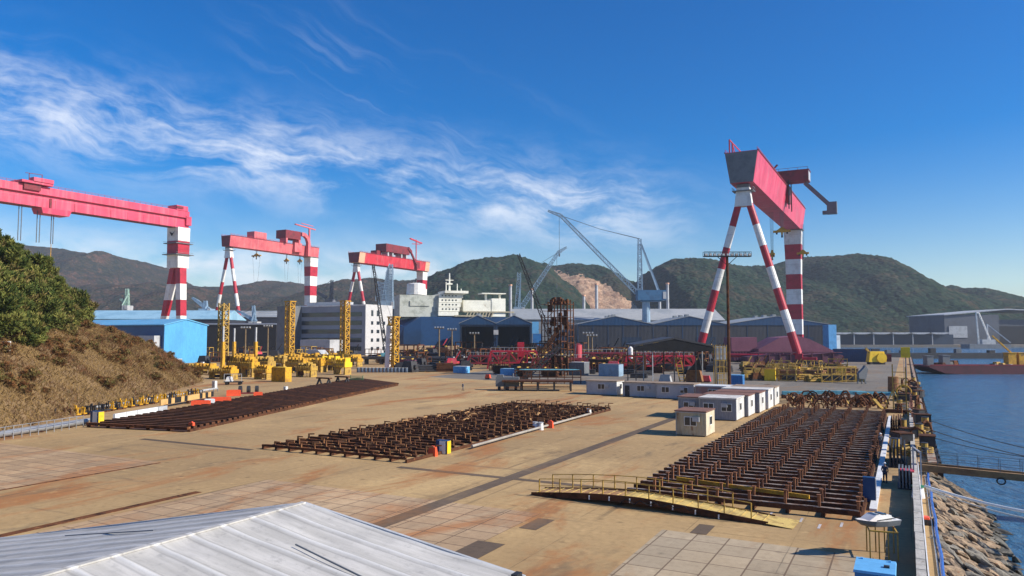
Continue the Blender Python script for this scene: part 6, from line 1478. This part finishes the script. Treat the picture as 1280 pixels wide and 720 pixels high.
for k, u_ in enumerate(range(118, 200, 6)):
    t_ = thing('steel_post', 'rust pink post in the line along the far quay edge', 'post', XY(u_, .5), YR, 'rust pink posts along the quay'); MB().box((0, 0, 0), (.28, .5, rk.uniform(.8, 1.6))).build('post', mat('rust_pink', (.38, .17, .10), (.26, .11, .07), rough=.9, scale=1), t_); MB().box((0, 0, -.0), (.6, 4.5, .12)).build('foot', MC['rust_pink'], t_)
for px, py, w_, lb in ((945, 492, 4, 'teal beam bundle behind the cabin row'), (1000, 498, 8.5, 'teal beam bundle left of the rusty heap top'), (1030, 497, 6, 'teal beam bundle in the middle behind the large bed'), (1060, 497.5, 7.5, 'teal beam bundle right of the middle one behind the bed'), (1097, 499, 9.5, 'longest teal beam bundle nearest the quay')):
    p = G(px, py); t_ = thing('beam_bundle', lb, 'beams', (p.x, p.y, 0), YR*.35, 'teal beams behind the large bed')
    for k in range(3): MB().box((rk.uniform(-.2, .2), k*.5-.5, .7), (w_*rk.uniform(.6, .85), .36, .62)).build('beam', M_teal, t_)
    for x in (-w_*.35, w_*.35): MB().box((x, 0, 0), (.5, 1.6, .7)).build('dunnage', M_drust, t_)
HG2 = 'rusty bent brackets heaped behind the large bed'; hp_ = []
for k, m1 in enumerate((M_drust, M_rust, M_drust, M_dyel)):
    t_ = thing('steel_bracket', ('dark rusty bent bracket in the heap behind the large bed', 'brown rusty bent bracket in the heap behind the large bed', 'dark rusty arched bracket in the heap behind the bed', 'tan plank leaning in the heap behind the large bed')[k], 'bracket', (0, 0, 0), 0, HG2)
    b_ = MB()
    if k == 3: b_.bar((-1.4, 0, 0), (1.1, .2, 1.4), .5, .12)
    else:
        P = [Vector((-1.2, 0, 0)), Vector((-1.0, 0, 1.0)), Vector((-.3, 0, 1.6+k*.2)), Vector((.6, 0, 1.5)), Vector((1.1, 0, .7)), Vector((1.2, .2, 0))]
        for a, b in zip(P, P[1:]): b_.bar(a, b, .34, .22)
    b_.build('arm', m1, t_); MB().box((-1.1 if k != 3 else -1.3, 0, 0), (.6, .6, .15)).build('foot', m1, t_); hp_.append(t_)
hu = [0]*4
for i in range(95):
    f_ = rk.random(); px = 985+f_*122; py = rk.uniform(500, 511)+(2 if f_ > .8 else 0); p = G(px, py); k = rk.choices(range(4), (4, 3, 3, 1.3))[0]; rz = rk.uniform(0, 6.28); z = rk.uniform(0, .3)
    if not hu[k]: hu[k] = 1; hp_[k].location = (p.x, p.y, z); hp_[k].rotation_euler.z = rz
    else: c_ = dup(hp_[k], (p.x, p.y, z), rz, sc=rk.uniform(.45, .95)); c_.rotation_euler.x = rk.uniform(-.7, .7)
M_cope = mat('rust_stained_coping', (.33, .28, .22), (.22, .15, .10), rough=1, scale=.5, bump=.4, rust=(.26, .11, .06), rlo=.5, rhi=.6)
o_ = bpy.data.objects['coping']; o_.data.materials[0] = M_cope
qg = 'odds and ends lying along the far quay edge'; qc = []
for k, (nm, lb, ct) in enumerate((('crate', 'dark crate among the clutter along the far quay edge', 'crate'), ('pipe_stub', 'rusty bent pipe among the clutter along the far quay edge', 'pipe'), ('oil_drum', 'tan drum among the clutter along the far quay edge', 'drum'), ('hose_coil', 'ochre hose coil among the clutter along the far quay edge', 'coil'))):
    t_ = thing(nm, lb, ct, (0, 0, 0), 0, qg)
    if k == 0: MB().box((0, 0, .1), (1.0, 1.3, .8)).build('body', M_dark, t_); MB().box((0, 0, .9), (1.08, 1.38, .07)).build('lid', M_drust, t_)
    if k == 1:
        b_ = MB(); b_.path([Vector(q_) for q_ in ((-.8, 0, .1), (-.5, 0, .9), (.1, .1, 1.3), (.6, .2, 1.0), (.8, .2, .1))], .12, 8); b_.build('tube', M_rust, t_); MB().box((-.8, 0, 0), (.4, .4, .1)).build('flange', M_dark, t_)
    if k == 2: MB().tube((0, 0, 0), (0, 0, .95), .32, n=12).build('shell', M_dyel, t_); MB().tube((0, 0, .95), (0, 0, 1.0), .33, n=12).build('lid', M_dark, t_)
    if k == 3:
        for j_ in range(3):
            b_ = MB()
            for a in range(12): b_.tube((.5*math.cos(a*PI/6), .5*math.sin(a*PI/6), .08+j_*.14), (.5*math.cos((a+1)*PI/6), .5*math.sin((a+1)*PI/6), .08+j_*.14), .07, n=6)
            b_.build('loop', M_dyel, t_)
    qc.append(t_)
qu = [0]*4
for i in range(70):
    u_ = 84+rk.random()**1.3*130; p = XY(u_, rk.choice((rk.uniform(-1.6, .2), rk.uniform(.9, 2.0))), 0.0); k = rk.randrange(4)
    if UV(p)[1] > .8: p.z = .33
    if not qu[k]: qu[k] = 1; qc[k].location = p
    else: dup(qc[k], p, rk.uniform(0, 6), sc=rk.uniform(.7, 1.5))
# barge
P0 = D(1146, 418, 290); t_ = thing('barge', 'low dark red barge lying across the water on the right', 'barge', (P0.x, 290, -3))
b_ = MB(); b_.prism([(0, 2.6), (6, .3), (12, 0), (75, 0), (75, 3.1), (0, 3.2)], -8, 8); b_.build('hull', M_hullred, t_)
b_ = MB(); b_.box((38, -7.9, 3.15), (75, .3, .5)); b_.build('bulwark', M_dred, t_)
for x, z_ in ((3.5, 3.2), (9.5, 3.4)): pass
for k, (x, w_, h_, m1, nm) in enumerate(((3, 2.4, 3.4, M_grey, 'winch_house'), (9.2, 2.8, 3.6, M_grey, 'winch_house'), (34.5, 3.0, 4.6, M_yel, 'yellow_unit'), (38.5, 2.8, 4.6, M_yel, 'yellow_unit'))):
    b_ = MB(); b_.box((x, -2, 3.2), (w_, 3, h_)); b_.box((x, -2, 3.2+h_), (w_+.4, 3.4, .25)); b_.build(nm, m1, t_)
for k in range(30):
    x = rk.uniform(2, 60); b_ = MB(); b_.box((x, rk.uniform(-6, 4), 3.2), (rk.uniform(.8, 3.6), rk.uniform(1, 3), rk.uniform(.4, 1.7)), rz=rk.uniform(0, 1), top=(rk.uniform(.4, 1), .8)); b_.build('deck_cargo', rk.choice((M_drust, M_dark, M_grey, M_rust, M_lgrey, M_dyel)), t_)
b_ = MB(); b_.bar((35, -2, 8), (28, -2, 14.5), .5); b_.build('derrick', M_yel, t_)
p = D(1090, 418, 420); 
t_ = thing('barge', 'flat dark pontoon beyond the barge under the far shore', 'barge', tuple(D(1085, 418, 470))[:2]+(-3,)); MB().box((45, 0, 0), (90, 10, 3.4)).build('hull', M_dark, t_)
for x in (4, 12, 22, 40, 56, 77): MB().box((x, 0, 3.4), (rk.uniform(2, 5), 3, rk.uniform(1, 3))).build('deck_cargo', rk.choice((M_drust, M_grey, M_dark)), t_)
# floating sheerlegs far right
P0 = D(1228, 418, 800); t_ = thing('floating_crane', 'white floating sheerlegs crane before the hazy assembly hall', 'floating crane', (P0.x, 800, -3)); MB().box((3, 0, 0), (44, 16, 4.5)).build('hull', M_grey, t_); MB().box((4, 0, 4.5), (14, 9, 5)).build('deckhouse', M_lgrey, t_)
b_ = MB(); b_.lattice((-6, -3, 4), (-11, -8, 38), 1.1, .8, 14, .2); b_.lattice((8, -3, 4), (-8, -8, 38), 1.1, .8, 14, .2); b_.bar((-11, -8, 38), (-8, -8, 38), 1.5); b_.build('jib_leg', M_white, t_); b_ = MB(); b_.bar((-9, -8, 37), (8, 4, 14), .35); b_.bar((8, 4, 4), (8, 4, 26), 1.2); b_.bar((8, 4, 26), (30, 0, 6), 1.0); b_.build('back_stay', M_lgrey, t_)

#@@LEFT
# ============================================================ LEFT ROADSIDE
a, b = G(-30, 556), G(104, 534); t_ = thing('pipe_fence', 'grey pipe fence at the left edge in front of the bank', 'fence', (a.x, a.y, 0)); dd = b-a; n = 13
for k in range(n+1): MB().tube(dd*(k/n), dd*(k/n)+Vector((0, 0, 1.5)), .05, n=6).build('post', M_galv, t_)
b_ = MB()
for h_ in (.75, 1.48): b_.tube(Vector((0, 0, h_)), dd+Vector((0, 0, h_)), .04, n=6)
b_.build('rail', M_galv, t_)
a, b = G(-20, 538), G(272, 489.5); dd = b-a; t_ = thing('guardrail', 'long pale guardrail at the foot of the grassy bank', 'guardrail', (a.x, a.y, 0)); n = 34
MB().bar(Vector((0, 0, .75)), dd+Vector((0, 0, .75)), .08, .32).build('beam', M_lgrey, t_)
for k in range(n+1): MB().box(dd*(k/n), (.14, .14, .75)).build('post', M_galv, t_)
a, b = G(-20, 551), G(108, 531); dd = b-a; t_ = thing('steel_pipe', 'thick galvanised pipe on the ground behind the fence', 'pipe', (a.x, a.y, 0)); MB().tube(Vector((0, 0, .45)), dd+Vector((0, 0, .45)), .35, n=12).build('shell', M_galv, t_); 
for f_ in (.2, .5, .8): MB().box(dd*f_, (.9, .4, .12)).build('support', M_drust, t_)
a, b = G(-20, 547), G(112, 527); dd = b-a; t_ = thing('steel_pipe', 'thinner galvanised pipe beside the thick one behind the fence', 'pipe', (a.x, a.y, 0)); MB().tube(Vector((0, 0, .3)), dd+Vector((0, 0, .3)), .22, n=10).build('shell', M_galv, t_)
for f_ in (.2, .5, .8): MB().box(dd*f_, (.7, .4, .12)).build('support', M_drust, t_)
# stock stored along the guardrail: beams and clamps, striped rails
def line(f_, off=0.0): p = G(52, 528).lerp(G(268, 492), f_); return p+Vector((-.3, off, 0))
lr = random.Random(31)
kinds = []
for k in range(30):
    f_ = .02+k*.030; p = line(f_, lr.uniform(-.4, .6)); kk = lr.choice((0, 1, 2, 0, 1))
    m1 = (M_yel, M_dark, M_drust)[kk]
    t_ = thing('clamp_rack', ('yellow', 'black', 'rust brown')[kk]+' clamp rack in the row stored along the guardrail', 'rack', (p.x, p.y, 0), lr.uniform(-.3, .3), 'clamp racks along the guardrail')
    b_ = MB(); b_.box((0, 0, .25), (1.6, .9, .16))
    for x in (-.6, -.2, .2, .6): b_.bar((x, 0, .3), (x+lr.uniform(-.2, .2), lr.uniform(-.2, .2), lr.uniform(1.0, 1.7)), .16)
    b_.bar((-.7, 0, 1.1), (.7, 0, 1.15), .14); b_.build('rack', m1, t_); MB().box((0, 0, 0), (1.4, .8, .25)).build('base', M_drust, t_)
a, b = G(200, 511), G(266, 499); dd = b-a; t_ = thing('striped_beam', 'long tan beam with black stripes beside the guardrail', 'beam', (a.x, a.y, 0)); K = 17
b_ = MB()
for k in range(K): b_.bar(dd*(k/K)+Vector((0, 0, 1.0)), dd*((k+1)/K)+Vector((0, 0, 1.0)), .3, .9, mi=(1 if k in (2, 4, 5, 7, 12, 14, 16) else 0))
b_.build('beam', [mat('tan_orange', (.62, .38, .14), (.48, .28, .1), rough=.7), M_black], t_)
for f_ in (.1, .5, .9): MB().box(dd*f_, (.5, .5, .55)).build('leg', M_drust, t_)
a, b = G(142, 527.5), G(208, 515.5); dd = b-a; t_ = thing('white_barrier', 'row of white barrier boards beside the flat left bed', 'barrier', (a.x, a.y, 0)); an = math.atan2(dd.y, dd.x)
for k in range(5):
    b_ = MB(); b_.bar(dd*(k/5+.004)+Vector((0, 0, .55)), dd*((k+1)/5-.004)+Vector((0, 0, .55)), .35, 1.05); b_.build('board', M_wplastic if k < 4 else M_lgrey, t_)
    MB().box(dd*((k+.5)/5), (1.2, .6, .06), rz=an).build('foot', M_galv, t_)
og = 'orange and white plastic barriers by the flat left bed'; wb = None
for px, py, w_, m1, lb in ((251, 509.5, 3.0, M_orange, 'orange plastic barrier, left end of the pair with a white one between'), (262, 507.5, 1.6, M_wplastic, 'white plastic barrier between two orange ones'), (276.5, 505, 3.2, M_orange, 'orange plastic barrier right of the white one'), (292, 495, 2.6, M_orange, 'orange barrier lying beyond the white one near the bank end'), (322.5, 498, 1.6, M_orange, 'single orange barrier on the far side of the flat bed')):
    p = G(px, py); t_ = thing('plastic_barrier', lb, 'barrier', (p.x, p.y, 0), .25, og); b_ = MB(); b_.prism([(-.35, 0), (.35, 0), (.22, .35), (.13, 1.15), (-.13, 1.15), (-.22, .35)], -w_/2, w_/2, axis='x'); b_.build('shell', m1, t_); MB().box((0, 0, 1.15), (w_*.8, .16, .06)).build('cap', m1, t_)
for px, py, lb, w_, h_ in ((268, 485, 'small white cabinet at the end of the guardrail', 1.0, 1.6), (357, 489, 'small white box between the two left beds', .7, 1.0), (253, 461, 'tiny white post box above the bank end', 1.2, 2.4), (4, 521, 'white cabinet at the left edge of the picture', 1.3, 1.4)):
    p = G(px, py); t_ = thing('white_cabinet', lb, 'cabinet', (p.x, p.y, bank_h(p.x, p.y) if px in (4,) else 0), YR); MB().box((0, 0, 0), (w_, .6, h_)).build('body', M_wplastic, t_); MB().box((0, -.33, h_*.2), (w_*.6, .04, h_*.6)).build('door', M_lgrey, t_)
p = G(310, 492); t_ = thing('cable_reels', 'stack of dark reels and white bags right of the orange barriers', 'reels', (p.x, p.y, 0), .2)
for k in range(3): MB().tube((-1.8+k*1.6, 0, .8), (-1.2+k*1.6, 0, .8), .8, n=14).build('reel', M_dark, t_)
MB().box((0, -.6, .0), (5, .4, .3)).build('base', M_dred, t_)
p = G(292, 481); t_ = thing('handcart', 'white and purple handcart with rails before the yellow cradles', 'cart', (p.x, p.y, 0), .1); MB().box((0, 0, .6), (4.2, 1.6, .25)).build('deck', M_dark, t_); MB().box((-1, 0, .85), (1.6, 1.2, 1.1), top=(.6, .7)).build('load', M_wplastic, t_)
b_ = MB()
for x in (-2, 0, 2): b_.bar((x, -.8, .85), (x, -.8, 2.6), .1)
b_.bar((-2, -.8, 2.6), (2, -.8, 2.6), .1); b_.build('rail', M_lgrey, t_)
for x in (-1.5, 1.5): MB().tube((x, -.8, .35), (x, .8, .35), .35, n=10).build('wheel', M_rubber, t_)

#@@PEOPLE
def person(label, p, h, rz, top, trous, helm, pose=0):
    t_ = thing('person', label, 'person', (p.x, p.y, 0), rz)
    s_ = h/1.75
    sp_ = .16 if pose == 1 else .10
    J = {'pel': (0, 0, .95, .15), 'wai': (0, 0, 1.10, .14), 'che': (0, 0, 1.32, .17), 'nec': (0, .0, 1.47, .06), 'hea': (0, .01, 1.58, .085), 'top': (0, .01, 1.70, .075),
         'lh': (-.09, 0, .90, .10), 'lk': (-.11, -sp_*.8, .50, .065), 'la': (-.12, sp_, .09, .045), 'lt': (-.13, -.14+sp_, .04, .04),
         'rh': (.09, 0, .90, .10), 'rk': (.11, -.02-sp_*.1, .50, .065), 'ra': (.12, -sp_*.6, .09, .045), 'rt': (.13, -.14-sp_*.6-.06, .04, .04),
         'ls': (-.19, 0, 1.40, .065), 'le': (-.25, .03, 1.14, .045), 'lw': (-.24, -.10, .93, .032), 'lf': (-.235, -.14, .85, .03),
         'rs': (.19, 0, 1.40, .065), 're': (.25, .03, 1.14, .045), 'rw': (.22, -.16, .98, .032), 'rf': (.20, -.22, .93, .03)}
    def skin(name, names, edges, m1, grow, parent):
        me = bpy.data.meshes.new(name); me.from_pydata([tuple(c*s_ for c in J[n_][:3]) for n_ in names], [(names.index(a), names.index(b)) for a, b in edges], [])
        o = bpy.data.objects.new(name, me); COL.objects.link(o); o.parent = parent; me.materials.append(m1)
        md = o.modifiers.new('skin', 'SKIN'); lay = me.skin_vertices[0] if me.skin_vertices else None
        if lay is None:
            bm = bmesh.new(); bm.from_mesh(me); bm.verts.layers.skin.verify(); bm.to_mesh(me); bm.free(); lay = me.skin_vertices[0]
        for i, n_ in enumerate(names): r_ = J[n_][3]*s_*grow; lay.data[i].radius = (r_, r_)
        lay.data[0].use_root = True; o.modifiers.new('sub', 'SUBSURF').levels = 1; o.modifiers['sub'].render_levels = 2
        return o
    E = [('pel', 'wai'), ('wai', 'che'), ('che', 'nec'), ('nec', 'hea'), ('hea', 'top'), ('pel', 'lh'), ('lh', 'lk'), ('lk', 'la'), ('la', 'lt'), ('pel', 'rh'), ('rh', 'rk'), ('rk', 'ra'), ('ra', 'rt'), ('che', 'ls'), ('ls', 'le'), ('le', 'lw'), ('lw', 'lf'), ('che', 'rs'), ('rs', 're'), ('re', 'rw'), ('rw', 'rf')]
    skin('body', list(J), E, M_skin, .92, t_)
    skin('jacket', ['pel', 'wai', 'che', 'ls', 'le', 'lw', 'rs', 're', 'rw'], [('pel', 'wai'), ('wai', 'che'), ('che', 'ls'), ('ls', 'le'), ('le', 'lw'), ('che', 'rs'), ('rs', 're'), ('re', 'rw')], top, 1.18, t_)
    skin('trousers', ['pel', 'lh', 'lk', 'la', 'rh', 'rk', 'ra'], [('pel', 'lh'), ('lh', 'lk'), ('lk', 'la'), ('pel', 'rh'), ('rh', 'rk'), ('rk', 'ra')], trous, 1.15, t_)
    for q_ in ('la', 'ra'):
        b_ = MB(); x, y, z, r_ = J[q_]; b_.box((x*s_, (y-.06)*s_, 0), (.11*s_, .30*s_, .12*s_), top=(.8, .7)); b_.build('boot', M_rubber, t_)
    bm = bmesh.new(); bmesh.ops.create_uvsphere(bm, u_segments=16, v_segments=8, radius=.135*s_)
    for vv in bm.verts: vv.co.z = max(vv.co.z, -.02)
    me = bpy.data.meshes.new('helmet'); bm.to_mesh(me); bm.free(); me.materials.append(helm); o = bpy.data.objects.new('helmet', me); COL.objects.link(o); o.parent = t_; o.location = (0, .01, 1.66*s_)
    return t_
person('person in navy overalls and white helmet standing on the quay walkway', G(1106.5, 603.5), 1.62, 2.6, M_cloth, M_cloth, M_wplastic)
person('small distant person in dark clothes walking on the open yard left of the dark table', G(578.5, 488), 1.75, 1.2, M_cloth, M_cloth2, M_dyel, 1)
person('person in pale workwear bending by the white kerb barrier farther along the quay', G(1101, 560), 1.55, 2.9, M_cloth2, M_cloth, M_wplastic)
